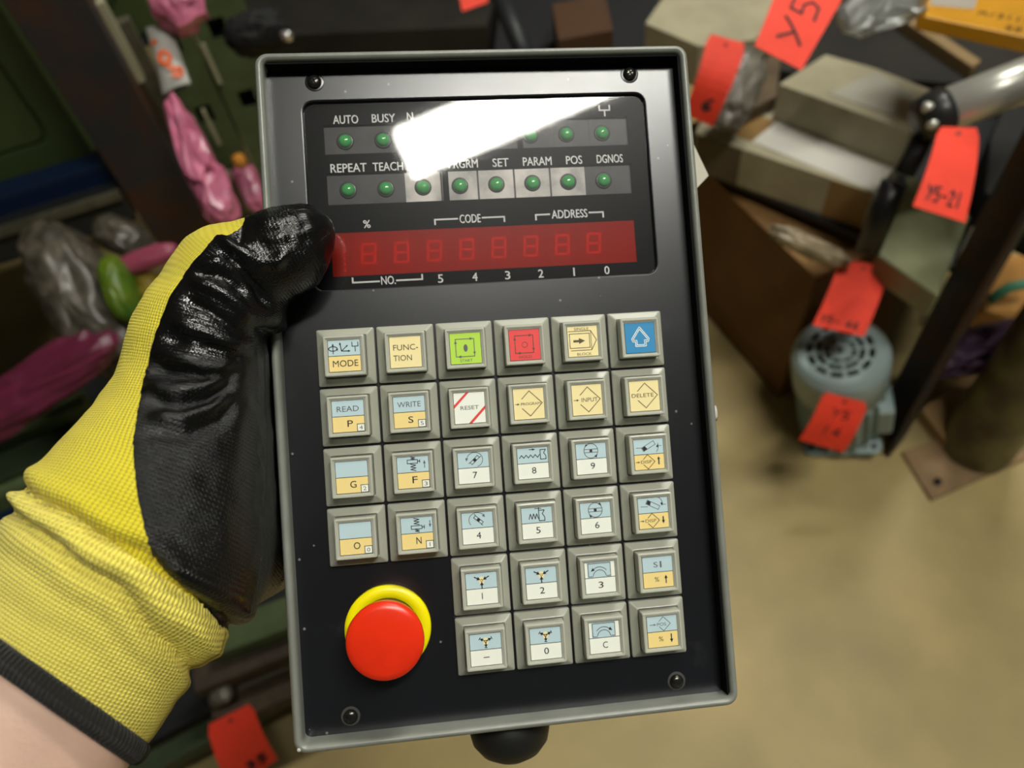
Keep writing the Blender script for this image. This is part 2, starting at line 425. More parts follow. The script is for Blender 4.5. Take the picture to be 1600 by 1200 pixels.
# ---- emergency stop
M_yel = mat('yellow collar plastic', (0.93, 0.80, 0.0), 0.35)
M_red = mat('red button plastic', (0.80, 0.030, 0.006), 0.28, var=0.06, vscale=80, spec=0.5)
ex, ey = -45.0 * mm, -44.6 * mm
es = MB(); es.lathe([(11 * mm, ZP), (11 * mm, 9 * mm), (9 * mm, 10 * mm)], (ex, ey, 0), mat('button barrel', (0.03, 0.03, 0.03), 0.4), n=40)
est = es.build('emergency_stop', pend)
es = MB(); es.lathe([(15.4 * mm, ZP), (15.4 * mm, ZP + 1.6 * mm), (15.0 * mm, ZP + 2.2 * mm), (11.5 * mm, ZP + 2.6 * mm), (11.0 * mm, ZP + 2.0 * mm)], (ex, ey, 0), M_yel, n=56)
es.build('collar', est)
es = MB(); es.lathe([(9 * mm, 8.5 * mm), (12.2 * mm, 9.8 * mm), (13.0 * mm, 11.5 * mm), (13.25 * mm, 14.4 * mm), (13.05 * mm, 15.6 * mm), (12.5 * mm, 16.1 * mm), (10.8 * mm, 16.55 * mm), (7.5 * mm, 16.9 * mm), (4 * mm, 17.1 * mm), (1 * mm, 17.15 * mm)], (ex, ey, 0), M_red, n=64)
es.build('mushroom_head', est)

# ---- cable gland, rear card, top screw
M_rub = mat('black rubber', (0.012, 0.012, 0.011), 0.5)
gl = MB(); gl.lathe([(15.6 * mm, -83.5 * mm), (15.8 * mm, -92 * mm), (14.6 * mm, -97 * mm), (11.5 * mm, -101 * mm), (7 * mm, -103.6 * mm), (2 * mm, -104.6 * mm)], (-2.6 * mm, 0, -20 * mm), M_rub, n=40, axis='y')
gl.build('cable_gland', pend)
M_card = mat('off white card', (0.50, 0.47, 0.38), 0.7)
card = [(50, 158), (88, 152), (98.4, 142.9), (104.2, 128.4), (97.9, 122.6), (50, 100)]
MB().loft([[(a * mm, b * mm, -42.2 * mm) for a, b in card], [(a * mm, b * mm, -43.8 * mm) for a, b in card]], M_card, True, True).build('rear_card', pend)
t_ = MB(); t_.lathe([(4.0 * mm, 163.4 * mm), (3.6 * mm, 165.4 * mm), (2.2 * mm, 166.4 * mm), (.6 * mm, 166.8 * mm)], (-4.6 * mm, 0, -6 * mm), M_grey, n=20, axis='y'); t_.build('top_screw', pend)

# ---- keys
KP = 21.5 * mm
M_key = mat('grey key plastic', (0.36, 0.365, 0.30), 0.30, bump=0.000012, bscale=900, spec=0.55)
M_lens = mat('key lens plastic', (0.48, 0.485, 0.405), 0.20, spec=0.6)
kb = MB()
def sq(hw, z, r=.6): return rrect(-hw * mm, hw * mm, -hw * mm, hw * mm, min(r, hw * .2) * mm, z * mm, n=2)
kb.loft([sq(10.3, -2.2), sq(10.3, -.35), sq(10.1, -.05), sq(9.9, 0.1), sq(8.0, 1.35), sq(7.75, 1.45), sq(7.7, .9), sq(7.4, .9)], M_key)
kc = MB()
kc.loft([sq(7.25, .9, .4), sq(7.2, 5.7, .4), sq(7.1, 6.15, .5), sq(6.9, 6.3, .5), sq(6.45, 6.3, .3), sq(6.35, 5.95, .3), sq(6.1, 5.95, .3), sq(5.95, 5.6, .2), sq(5.6, 5.6, .2)], M_lens, False, True)
LB = mat('legend pale blue', (0.52, 0.68, 0.72), 0.5); LY = mat('legend yellow', (0.93, 0.72, 0.28), 0.5)
LY2 = mat('legend pale yellow', (0.94, 0.80, 0.40), 0.5)
LW = mat('legend white', (0.91, 0.93, 0.82), 0.5); LG = mat('legend lime', (0.47, 0.74, 0.06), 0.5); LR = mat('legend red', (0.83, 0.06, 0.06), 0.5)
LC = mat('legend blue', (0.02, 0.25, 0.52), 0.5); LK = mat('legend ink', (0.015, 0.015, 0.018), 0.6); LS = mat('legend stripe red', (0.78, 0.05, 0.045), 0.5)
LT = mat('legend brown ink', (0.10, 0.07, 0.03), 0.6); LGY = mat('legend grey ink', (0.12, 0.12, 0.13), 0.6)
U = 5.7 * mm; ZL = 5.72 * mm
class Legend(MB):
    def bgr(s, a, b=None):
        s.rect(-U, U, -U, U, LK, ZL - .03 * mm)
        e = 0.97
        if b is None: s.rect(-U * e, U * e, -U * e, U * e, a, ZL)
        else:
            s.rect(-U * e, U * e, 0.02 * U, U * e, a, ZL); s.rect(-U * e, U * e, -U * e, -0.02 * U, b, ZL)
        return s
    def ln(s, pts, w=0.055, m=None, closed=False, z=1): return s.stroke([(a * U, b * U) for a, b in pts], w * U, m or LK, ZL + z * .03 * mm, closed)
    def fill(s, pts, m, z=1): return s.poly([(a * U, b * U) for a, b in pts], m, ZL + z * .03 * mm)
    def tx(s, t, x, y, h_, w=None, m=None, bold=0.0): text(s, t, x * U, y * U, h_ * U, m or LK, w * U if w else None, ZL + .06 * mm, bold); return s
    def arc(s, x, y, rx, ry, a0, a1, w=0.055, m=None, n=16):
        return s.ln([(x + rx * math.cos(math.radians(a0 + (a1 - a0) * i / n)), y + ry * math.sin(math.radians(a0 + (a1 - a0) * i / n))) for i in range(n + 1)], w, m)
    def head(s, x, y, ang, l=.16, w=.11, m=None):
        a = math.radians(ang); d = np.array([math.cos(a), math.sin(a)]); n = np.array([-d[1], d[0]]); p = np.array([x, y])
        return s.fill([p + d * l * .5, p - d * l * .5 + n * w * .6, p - d * l * .5 - n * w * .6], m or LK, 2)
    def arrow(s, x0, y0, x1, y1, w=.05, l=.2, hw=.15, m=None):
        ang = math.degrees(math.atan2(y1 - y0, x1 - x0))
        s.ln([(x0, y0), (x1, y1)], w, m); return s.head(x1, y1, ang, l, hw, m)
    def small(s, t):
        s.fill([(.5, -.97), (.97, -.97), (.97, -.5), (.5, -.5)], LK, 1); s.fill([(.54, -.95), (.95, -.95), (.95, -.54), (.54, -.54)], LW, 2)
        text(s, t, .745 * U, -.745 * U, .24 * U, LGY, (.05 if t == '1' else .2) * U, ZL + .09 * mm); return s
    def diamond(s, cx, cy, r, m=None, w=.05):
        m = m or LT
        return s.ln([(cx - r * .62, cy + r * .38), (cx, cy + r), (cx + r, cy), (cx, cy - r), (cx - r * .62, cy - r * .38)], w, m)
def spring(L, x0, y0, x1, y1, n, amp, w=.05):
    P = []
    d = np.array([x1 - x0, y1 - y0]); nn = np.array([-d[1], d[0]]) / np.linalg.norm(d)
    for i in range(n + 1):
        P.append(np.array([x0, y0]) + d * i / n + nn * amp * (1 if i % 2 else -1))
    L.ln(P, w)
def robot(L, cx, cy, ang):
    a = math.radians(ang); c, s_ = math.cos(a), math.sin(a)
    f = lambda x, y: (cx + x * c - y * s_, cy + x * s_ + y * c)
    L.ln([f(-.32, -.09), f(.32, -.09), f(.32, .09), f(-.32, .09)], .04, closed=True)
    L.fill([f(-.1, -.09), f(.1, -.09), f(.1, .09), f(-.1, .09)], LK)
    L.ln([f(-.42, .1), f(-.32, .1)], .04); L.ln([f(.32, -.1), f(.42, -.1)], .04)
def gripper(L, opening):
    L.fill([(.17 * math.cos(t) + .02, .5 + .25 * math.sin(t)) for t in np.linspace(0, 2 * math.pi, 17)[:-1]], LY2)
    for t in (30, 150, 270):
        a = math.radians(t); d = np.array([math.cos(a), math.sin(a) * .9]); p = np.array([.02, .5])
        if opening: L.arrow(*(p + d * .06), *(p + d * .32), .07, .2, .18); L.ln([p + d * .44 + np.array([-d[1], d[0]]) * .08, p + d * .42 - np.array([-d[1], d[0]]) * .08], .05)
        else: L.arrow(*(p + d * .52), *(p + d * .2), .07, .22, .2)
    L.arc(.02, .5, .07, .07, 0, 360, .03, LK, 8)
def kbd(c, r):
    L = Legend()
    k = (c, r)
    if k == (0, 0):
        L.bgr(LB, LY); L.arc(-.68, .46, .26, .14, 0, 330, .055); L.arrow(-.68, .15, -.68, .72, .05, .15, .12); L.head(-.42, .38, -80, .16, .12)
        L.arrow(-.16, .3, -.24, .78, .06, .16, .12); L.arrow(-.16, .3, .2, .62, .05, .14, .1); L.arrow(-.16, .3, .32, .28, .06, .16, .12)
        L.ln([(.5, .82), (.5, .56), (.86, .56), (.86, .82)], .05); L.ln([(.68, .56), (.68, .24)], .05); L.tx('MODE', .04, -.48, .40, 1.55)
    elif k == (1, 0):
        L.bgr(LY2); L.tx('FUNC-', .02, .30, .36, 1.55, LT); L.tx('TION', -.20, -.36, .36, 1.15, LT)
    elif k in ((2, 0), (3, 0)):
        g = k == (2, 0); L.bgr(LG if g else LR); m = LGY if g else LT
        L.ln([(-.62, -.52), (-.62, .6), (.55, .6), (.55, -.52)], .05, m, True)
        L.head(-.62, .42, 90, .2, .15, m); L.head(.40, .6, 0, .22, .15, m); L.head(.55, -.34, -90, .2, .15, m); L.head(-.42, -.52, 180, .22, .15, m)
        if g: L.fill([(.0 + .13 * math.cos(t), .02 + .24 * math.sin(t)) for t in np.linspace(0, 2 * math.pi, 21)[:-1]], m)
        else: L.arc(0, .0, .17, .17, 0, 360, .035, m)
        L.tx('START' if g else 'HOLD', .0, -.77, .17, .8, m)
    elif k == (4, 0):
        L.bgr(LY2); L.tx('SINGLE', -.05, .80, .17, .95, LT); L.tx('BLOCK', .05, -.82, .17, .95, LT)
        L.ln([(-.85, .5), (.45, .5), (.45, -.42), (-.85, -.42)], .045, LT, True); L.ln([(-.9, .66), (.55, .66), (.9, .05), (.55, -.58), (-.8, -.58)], .045, LT); L.ln([(.55, .66), (.55, -.58)], .04, LT)
        L.fill([(-.62, .1), (-.25, .1), (-.25, .22), (.15, .03), (-.25, -.16), (-.25, -.05), (-.62, -.05)], LT)
    elif k == (5, 0):
        L.bgr(LC); A = [(0, .66), (.56, -.12), (.36, -.12), (.36, -.24), (.32, -.24), (.32, -.5), (-.24, -.5), (-.24, -.24), (-.46, -.24), (-.5, -.06)]
        A = [(.0, .64), (.54, -.08), (.50, -.22), (.33, -.2), (.33, -.5), (-.27, -.5), (-.27, -.2), (-.46, -.2), (-.5, -.06)]
        L.ln(A, .15, LW, True, 1); L.ln(A, .045, LC, True, 2)
    elif k == (0, 1): L.bgr(LB, LY).tx('READ', .0, .46, .34, 1.35, LGY).tx('P', .1, -.46, .40, .34).small('4')
    elif k == (1, 1): L.bgr(LB, LY).tx('WRITE', .0, .48, .34, 1.45, LGY).tx('S', .06, -.48, .40, .32).small('5')
    elif k == (2, 1):
        L.bgr(LW); L.fill([(-.97, .22), (-.97, .0), (.0, .97), (-.2, .97)], LS); L.fill([(.97, .1), (.97, -.12), (.12, -.97), (-.1, -.97)], LS); L.tx('RESET', .0, .02, .24, 1.15, LGY)
    elif k in ((3, 1), (4, 1), (5, 1)):
        L.bgr(LY2); n = {3: 'PROGRAM', 4: 'INPUT', 5: 'DELETE'}[c]
        L.diamond(.06, .02, .8)
        if c == 5: L.tx(n, -.12, .04, .24, 1.45, LT)
        else:
            L.tx(n, .12 if c == 3 else .16, .0, .17 if c == 3 else .26, 1.25 if c == 3 else 1.05, LT); L.arrow(-.86, .0, -.66 if c == 3 else -.6, .0, .04, .16, .12, LT)
    elif k == (0, 2): L.bgr(LB, LY).tx('G', .06, -.45, .42, .38).small('2')
    elif k == (0, 3): L.bgr(LB, LY).tx('O', .06, -.45, .42, .40).small('0')
    elif k in ((1, 2), (1, 3)):
        L.bgr(LB, LY); up = r == 2; L.tx('F' if up else 'N', .08, -.46, .42, .32); L.small('3' if up else '1')
        if up:
            spring(L, .02, .95, .02, .80, 3, .12); L.ln([(-.34, .78), (.3, .78), (.3, .56), (-.34, .56)], .045, None, True); spring(L, .02, .52, .02, .1, 5, .16)
            L.ln([(.3, .68), (.44, .68)], .05); L.ln([(.44, .76), (.44, .6)], .05); L.arrow(.72, .25, .72, .62, .05, .22, .14, LGY)
        else:
            spring(L, .0, .92, .0, .52, 5, .16); L.ln([(-.34, .46), (.32, .46), (.32, .26), (-.34, .26)], .045, None, True); spring(L, .02, .22, .02, .08, 3, .12)
            L.ln([(.32, .36), (.46, .36)], .05); L.ln([(.46, .46), (.46, .26)], .05); L.arrow(.82, .72, .82, .4, .05, .22, .14, LGY)
    elif k == (2, 2):
        L.bgr(LB, LW).tx('7', .06, -.46, .40, .28); L.arc(.1, .5, .5, .46, -70, 165, .04, LGY); L.head(-.42, .52, -100, .2, .16, LGY); robot(L, .1, .48, 42)
    elif k == (2, 3):
        L.bgr(LB, LW).tx('4', .04, -.46, .40, .28); L.arc(.0, .5, .52, .46, 45, 215, .04, LGY); L.head(.44, .72, -50, .2, .16, LGY); robot(L, .08, .5, -42)
    elif k == (3, 2):
        L.bgr(LB, LW).tx('8', .04, -.46, .40, .28); spring(L, -.85, .44, .46, .44, 9, .09); L.ln([(.5, .22), (.5, .82), (.85, .82), (.72, .62), (.85, .42), (.85, .22)], .05, None, True); L.arrow(-.2, .86, .1, .86, .04, .2, .12)
    elif k == (3, 3):
        L.bgr(LB, LW).tx('5', .04, -.46, .40, .28); spring(L, -.5, .42, .1, .42, 6, .16); L.ln([(.14, .12), (.14, .78), (.5, .78), (.36, .56), (.5, .34), (.5, .12)], .05, None, True); L.ln([(-.1, .9), (.3, .9)], .04); L.ln([(.14, .8), (.14, .95)], .05)
    elif k in ((4, 2), (4, 3)):
        L.bgr(LB, LW).tx('9' if r == 2 else '6', .06, -.46, .40, .28)
        L.arc(0, .5, .45, .46, 0, 360, .045, LGY, 24); L.ln([(-.42, .60), (.42, .60)], .04, LGY); L.ln([(-.42, .40), (.42, .40)], .04, LGY)
        L.fill([(-.09, .42), (.09, .42), (.09, .58), (-.09, .58)], LK)
        if r == 2: L.head(.34, .18, 50, .2, .16, LK); L.head(-.32, .84, 220, .18, .12, LK)
        else: L.head(-.34, .16, 130, .2, .16, LK); L.head(.34, .84, -40, .2, .14, LK)
    elif k in ((5, 2), (5, 3)):
        L.bgr(LB, LY); up = r == 2; sg = 1 if up else -1
        L.diamond(-.1, -.48, .46, LT, .045); L.tx('DISP', -.2, -.48, .2, .72, LT); L.arrow(-.88, -.48, -.68, -.48, .04, .14, .1, LT)
        if up: L.fill([(.58, -.7), (.66, -.7), (.66, -.35), (.72, -.35), (.62, -.18), (.52, -.35), (.58, -.35)], LK)
        else: L.fill([(.58, -.25), (.66, -.25), (.66, -.5), (.72, -.5), (.62, -.72), (.52, -.5), (.58, -.5)], LK)
        a = math.radians(28 * sg); f = lambda x, y: (.0 + x * math.cos(a) - y * math.sin(a), .52 + x * math.sin(a) + y * math.cos(a))
        L.ln([f(-.45, -.13), f(.45, -.13), f(.45, .13), f(-.45, .13)], .04, LGY, True); L.fill([f(-.42, -.11), f(-.15, -.11), f(-.2, .11), f(-.42, .11)], LK)
        L.ln([(-.8, .45), (-.35, .42)], .035, LGY); L.ln([(.55, .5), (.85, .5)], .035, LGY); L.arc(.25, .5, .4, .5, -30 * sg - 20, -30 * sg + 50, .04, LGY, 6); L.head(.6, .52, 80 * sg, .2, .14, LK)
    elif k in ((2, 4), (3, 4), (2, 5), (3, 5)):
        L.bgr(LB, LW); n = {(2, 4): '1', (3, 4): '2', (2, 5): '-', (3, 5): '0'}[k]
        if n == '1': L.ln([(.0, -.28), (.0, -.64)], .05)
        elif n == '-': L.ln([(-.16, -.48), (.18, -.48)], .05)
        else: L.tx(n, .02, -.46, .40, .30)
        gripper(L, r == 5)
    elif k in ((4, 4), (4, 5)):
        L.bgr(LB, LW).tx('3' if r == 4 else 'C', .02, -.46, .40, .32); q = 1 if r == 4 else -1
        L.fill([(-.97, .02), (-.8, .02), (-.8, .97), (-.97, .97)], LW); L.fill([(.97, .02), (.72, .02), (.72, .97), (.97, .97)], LW)
        L.ln([(-.74, .08), (-.74, .9), (.7, .9), (.7, .08)], .045, LGY); L.arc(-.02, .06, .42, .42, 10, 170, .045, LGY); L.ln([(-.74, .08), (-.46, .08)], .045, LGY); L.ln([(.42, .08), (.7, .08)], .045, LGY)
        L.arc(-.02, .05, .58, .62, 40, 140, .045, LGY); L.head(-.46 * q - .02, .48, 215 if q > 0 else -35, .24, .18, LK)
    elif k == (5, 4): L.bgr(LB, LY).tx('S', -.12, .48, .34, .28, LGY).fill([(.16, .28), (.27, .28), (.27, .68), (.16, .68)], LGY); L.tx('%', -.1, -.46, .3, .3, LT); L.arrow(.5, -.72, .5, -.32, .07, .22, .18)
    elif k == (5, 5):
        L.bgr(LB, LY).tx('POS', -.02, .46, .2, .6, LGY); L.diamond(.1, .48, .45, LGY, .04); L.arrow(-.8, .46, -.45, .46, .04, .16, .1, LGY); L.tx('%', -.12, -.46, .3, .3, LT); L.arrow(.56, -.2, .56, -.62, .07, .22, .18)
    return L
names = {(0, 0): 'mode', (1, 0): 'function', (2, 0): 'green start', (3, 0): 'red hold', (4, 0): 'single block', (5, 0): 'blue up arrow', (0, 1): 'READ P', (1, 1): 'WRITE S', (2, 1): 'RESET with red stripes', (3, 1): 'PROGRAM', (4, 1): 'INPUT', (5, 1): 'DELETE',
         (0, 2): 'G', (1, 2): 'F', (2, 2): '7', (3, 2): '8', (4, 2): '9', (5, 2): 'DISP up', (0, 3): 'O', (1, 3): 'N', (2, 3): '4', (3, 3): '5', (4, 3): '6', (5, 3): 'DISP down', (2, 4): '1', (3, 4): '2', (4, 4): '3', (5, 4): 'percent up', (2, 5): 'minus', (3, 5): '0', (4, 5): 'C', (5, 5): 'POS percent down'}
k0 = c0 = None
for (c, r), nm in names.items():
    if k0 is None:
        k0 = kb.build('key', pend); c0 = kc.build('key_cap', k0); ko = k0
    else:
        ko = k0.copy(); C.objects.link(ko); co = c0.copy(); C.objects.link(co); co.parent = ko
    ko.location = ((c - 2.5) * KP, (2.5 - r) * KP, 0)
    ko['label'] = 'square grey key marked ' + nm
    kbd(c, r).build('key_legend', ko)
# ================================================================== the gloved hand (surfaces grown from a distance field)
def q(px, py, dep): return np.array([(px - 800) / FPX * dep, (py - 600) / FPX * dep, dep])
def cone(P, a, b, kz=1.0):
    """tapered capsule between two joints (px, py, depth, radius in px); kz flattens it front to back"""
    A, B = q(*a[:3]), q(*b[:3]); ra, rb = a[3] * a[2] / FPX, b[3] * b[2] / FPX
    S = np.array([1, 1, kz]); D = (B - A) * S
    W = (P - A) * S
    t = np.clip((W @ D) / (D @ D), 0, 1)
    return np.linalg.norm(W - t[..., None] * D, axis=-1) - (ra + (rb - ra) * t)
def smin(a, b, k):
    h = np.clip(0.5 + 0.5 * (b - a) / k, 0, 1)
    return b + (a - b) * h - k * h * (1 - h)
def grid(lo, hi, st):
    n = np.ceil((np.array(hi) - np.array(lo)) / st).astype(int)
    ax = [lo[i] + st * np.arange(n[i] + 1) for i in range(3)]
    return np.stack(np.meshgrid(*ax, indexing='ij'), -1)
def surface_nets(G, F):
    """numpy surface nets: triangles of the zero level of F on the grid G"""
    ins = F < 0
    nx, ny, nz = F.shape
    cs = np.zeros((nx - 1, ny - 1, nz - 1), int)
    for i in (0, 1):
        for j in (0, 1):
            for k in (0, 1):
                cs += ins[i:nx - 1 + i, j:ny - 1 + j, k:nz - 1 + k]
    act = (cs > 0) & (cs < 8)
    idx = -np.ones(act.shape, int); idx[act] = np.arange(act.sum())
    ci = np.argwhere(act)
    acc = np.zeros((len(ci), 3)); cnt = np.zeros(len(ci))
    cor = [(i, j, k) for i in (0, 1) for j in (0, 1) for k in (0, 1)]
    for a in cor:
        for ax in range(3):
            if a[ax]: continue
            b = list(a); b[ax] = 1
            ia = ci + np.array(a); ib = ci + np.array(b)
            fa = F[ia[:, 0], ia[:, 1], ia[:, 2]]; fb = F[ib[:, 0], ib[:, 1], ib[:, 2]]
            m = (fa < 0) != (fb < 0)
            t = np.where(m, fa / np.where(m, fa - fb, 1), 0)
            pa = G[ia[:, 0], ia[:, 1], ia[:, 2]]; pb = G[ib[:, 0], ib[:, 1], ib[:, 2]]
            acc += np.where(m[:, None], pa + t[:, None] * (pb - pa), 0); cnt += m
    V = acc / cnt[:, None]
    T = []
    for ax in range(3):
        s0 = [slice(None)] * 3; s1 = [slice(None)] * 3
        s0[ax] = slice(0, -1); s1[ax] = slice(1, None)
        a, b = ins[tuple(s0)], ins[tuple(s1)]
        o1, o2 = (ax + 1) % 3, (ax + 2) % 3
        e = np.argwhere(a != b)
        ok = (e[:, o1] > 0) & (e[:, o2] > 0) & (e[:, o1] < F.shape[o1] - 1) & (e[:, o2] < F.shape[o2] - 1)
        e = e[ok]; fl = a[e[:, 0], e[:, 1], e[:, 2]]
        Q = []
        for d1, d2 in ((-1, -1), (0, -1), (0, 0), (-1, 0)):
            c = e.copy(); c[:, o1] += d1; c[:, o2] += d2
            Q.append(idx[c[:, 0], c[:, 1], c[:, 2]])
        Q = np.stack(Q, 1); Q[~fl] = Q[~fl][:, ::-1]
        T.append(Q[:, [0, 1, 2]]); T.append(Q[:, [0, 2, 3]])
    return V, np.concatenate(T)
def vnormals(V, T):
    n = np.cross(V[T[:, 1]] - V[T[:, 0]], V[T[:, 2]] - V[T[:, 0]]); N = np.zeros_like(V)
    for k in range(3): np.add.at(N, T[:, k], n)
    return N / (np.linalg.norm(N, axis=1)[:, None] + 1e-12)
def relax(V, T, it, lam=0.5):
    E = np.concatenate([T[:, [0, 1]], T[:, [1, 2]], T[:, [2, 0]]]); E = np.concatenate([E, E[:, ::-1]])
    for k in range(it):
        S = np.zeros_like(V); c = np.zeros(len(V))
        np.add.at(S, E[:, 0], V[E[:, 1]]); np.add.at(c, E[:, 0], 1)
        l = lam if k % 2 == 0 else -lam * 1.03
        V = V + l * (S / np.maximum(c, 1)[:, None] - V)
    return V
def topx(V): return np.stack([800 + FPX * V[:, 0] / V[:, 2], 600 + FPX * V[:, 1] / V[:, 2]], 1)
def seg_dist(P, pl):
    """distance in px to a polyline, and the parameter 0..1 along it"""
    pl = np.array(pl, float); L = np.r_[0, np.cumsum(np.linalg.norm(np.diff(pl, axis=0), axis=1))]
    best = np.full(len(P), 1e9); par = np.zeros(len(P))
    for i in range(len(pl) - 1):
        a, b = pl[i], pl[i + 1]; d = b - a; t = np.clip(((P - a) @ d) / (d @ d), 0, 1)
        ds = np.linalg.norm(P - a - t[:, None] * d, axis=1); m = ds < best
        best[m] = ds[m]; par[m] = ((L[i] + t * (L[i + 1] - L[i])) / L[-1])[m]
    return best, par
def inside(P, poly):
    r = np.zeros(len(P), bool); n = len(poly)
    for i in range(n):
        (x0, y0), (x1, y1) = poly[i], poly[(i + 1) % n]
        if y0 == y1: continue
        c = ((y0 > P[:, 1]) != (y1 > P[:, 1])) & (P[:, 0] < (x1 - x0) * (P[:, 1] - y0) / (y1 - y0) + x0)
        r ^= c
    return r

AX, AY = 0.571, -0.821                     # forearm axis in the picture plane
HEM = -828.0                               # hem position along it
joints = {
    'c0': (58, 1090, .213, 186), 'c1': (232, 838, .228, 186), 'h0': (292, 705, .243, 136), 'h1': (327, 540, .250, 96),
    'k': (358, 434, .250, 77), 't': (450, 389, .253, 63), 'pm': (300, 770, .252, 138), 'pb': (425, 700, .322, 118),
    'hy': (300, 870, .247, 115), 'hz': (418, 822, .312, 96)}
J = joints
G = grid((-0.215, -0.075, 0.165), (0.005, 0.135, 0.375), 0.0014)
D = cone(G, J['c0'], J['c1'], 1.22)
D = smin(D, cone(G, J['c1'], J['h0'], 1.1), .008)
D = smin(D, cone(G, J['h0'], J['h1']), .012)
D = smin(D, cone(G, J['h1'], J['k']), .010)
D = smin(D, cone(G, (338, 486, .250, 90), (345, 462, .250, 84)), .004)
D = smin(D, cone(G, J['k'], J['t'], 1.08), .006)
D = smin(D, cone(G, J['t'], (482, 363, .255, 38)), .006)
D = smin(D, cone(G, J['pm'], J['pb']), .014)
D = smin(D, cone(G, J['hy'], J['hz']), .012)
D = smin(D, cone(G, J['h1'], (430, 600, .315, 80)), .012)
D = smin(D, cone(G, (410, 700, .320, 110), (470, 690, .332, 80)), .010)
for fy, l, r in ((548, 700, 48), (645, 730, 50), (742, 715, 48), (832, 660, 42)):      # four fingers wrapped behind the pendant
    f = smin(cone(G, (440, fy + 20, .332, r + 10), (585, fy, .334, r)), cone(G, (585, fy, .334, r), (l, fy - 8, .331, r - 9)), .003)
    D = smin(D, f, .004)
# the pendant presses into the glove
Lp = (G - PT) @ PR
def sbox(P, lo, hi):
    c = (np.array(lo) + np.array(hi)) / 2; h_ = (np.array(hi) - np.array(lo)) / 2
    w = np.abs(P - c) - h_
    return np.linalg.norm(np.maximum(w, 0), axis=-1) + np.minimum(w.max(-1), 0)
B1 = sbox(Lp, (X0 - .0011, Y0 - .001, -.0425), (X1 + .001, Y1 + .001, -.0012))
B2 = sbox(Lp, (X0 - .0011, Y0 - .001, -.0425), (X0 + .0033, Y1 + .001, .0063))
B3 = sbox(Lp, (X0 - .0005, Y0 - .03, -.0425), (X1, .0625, .12))       # nothing over the keys
D = -smin(-D, B3, .006)
D = np.maximum(D, -np.minimum(B1, B2) + 0.0002)
V, T = surface_nets(G, D)
del G, Lp, B1, B2, B3
V = relax(V, T, 6)

# knit coordinates around the wrist-to-thumb axis
axis = [q(*J[k][:3]) for k in ('c0', 'c1', 'h0', 'h1', 'k', 't')]
axis[0] = axis[0] + (axis[0] - axis[1]) * 3
cand = []; Ls = 0
for a, b in zip(axis[:-1], axis[1:]):
    d = b - a; L = np.linalg.norm(d); tr = ((V - a) @ d) / (d @ d); t = np.clip(tr, 0, 1); ds = np.linalg.norm(V - a - t[:, None] * d, axis=1)
    W_ = V - a - tr[:, None] * d
    e1 = np.cross(d / L, [0, 0, 1.0]); e1 /= np.linalg.norm(e1); e2 = np.cross(d / L, e1)
    cand.append((ds, np.arctan2(W_ @ e2, W_ @ e1), Ls + np.clip(tr, -.4, 1.4) * L)); Ls += L
dm = np.min([c[0] for c in cand], 0); ws = [np.exp(-(c[0] - dm) / .004) for c in cand]; sw = np.sum(ws, 0)
uv = np.zeros((len(V), 3))
uv[:, 0] = 0.033 * np.arctan2(sum(w * np.sin(c[1]) for w, c in zip(ws, cand)), sum(w * np.cos(c[1]) for w, c in zip(ws, cand)))
uv[:, 1] = sum(w * c[2] for w, c in zip(ws, cand)) / sw

N = vnormals(V, T); X = topx(V)
uv[:, 2] = np.clip((X[:, 1] - 560) / 330, 0, 1)
front = np.clip((-N[:, 2] + 0.35) / 0.5, 0, 1)
av = AX * X[:, 0] + AY * X[:, 1]; sv = 0.821 * X[:, 0] + 0.571 * X[:, 1]
disp = np.zeros(len(V))
# cuff rolls
wob = 6 * np.sin(sv * .021) + 4 * np.sin(sv * .047 + 1)
for a0, a1, amp, w in ((-604, -592, -3.4, 9), (-642, -684, -3.0, 11), (-700, -735, -0.7, 14), (-772, -760, -0.5, 18)):
    c = a0 + (a1 - a0) * np.clip((sv - 480) / 380, 0, 1) + wob
    disp += amp * np.exp(-((av - c) / w) ** 2)
for a0, a1, amp, w in ((-622, -636, 2.0, 16), (-575, -560, 1.5, 15)):
    c = a0 + (a1 - a0) * np.clip((sv - 480) / 380, 0, 1) + wob
    disp += amp * np.exp(-((av - c) / w) ** 2)
disp[av < HEM + 60] += -0.6 * ((HEM + 60 - av[av < HEM + 60]) / 60)
# creases and ridges of the coated thumb and palm
ridges = [([(338, 366), (372, 392), (410, 411), (436, 408), (456, 388)], 2.4, 8.5), ([(300, 418), (345, 408), (385, 420), (405, 440)], 1.6, 8.5), ([(292, 438), (325, 446), (362, 468), (395, 500)], 2.2, 8.5),
          ([(262, 496), (300, 512), (345, 530), (390, 545)], 1.8, 8.5), ([(236, 548), (280, 558), (320, 572), (375, 578)], 2.3, 9.3), ([(222, 600), (270, 610), (318, 606), (362, 580)], 2.2, 9.3),
          ([(228, 652), (285, 655), (330, 640), (360, 610)], 2.2, 8.5), ([(285, 530), (325, 550), (370, 560)], 1.0, 6.0), ([(395, 350), (440, 345), (495, 338)], .8, 7.6), ([(400, 372), (450, 372), (505, 352)], .8, 6.8)]
valleys = [([(345, 390), (378, 420), (402, 448), (424, 486)], -3.2, 9), ([(305, 428), (350, 432), (390, 462)], -1.8, 8), ([(280, 465), (320, 480), (370, 515), (400, 530)], -2.2, 9),
           ([(250, 525), (300, 535), (350, 552), (400, 562)], -2.0, 9), ([(230, 575), (280, 585), (330, 590), (380, 580)], -2.2, 9), ([(222, 626), (280, 633), (330, 622), (370, 595)], -2.2, 9),
           ([(222, 675), (290, 680), (345, 655), (375, 620)], -1.8, 11), ([(352, 372), (372, 382), (384, 345)], -1.4, 6)]
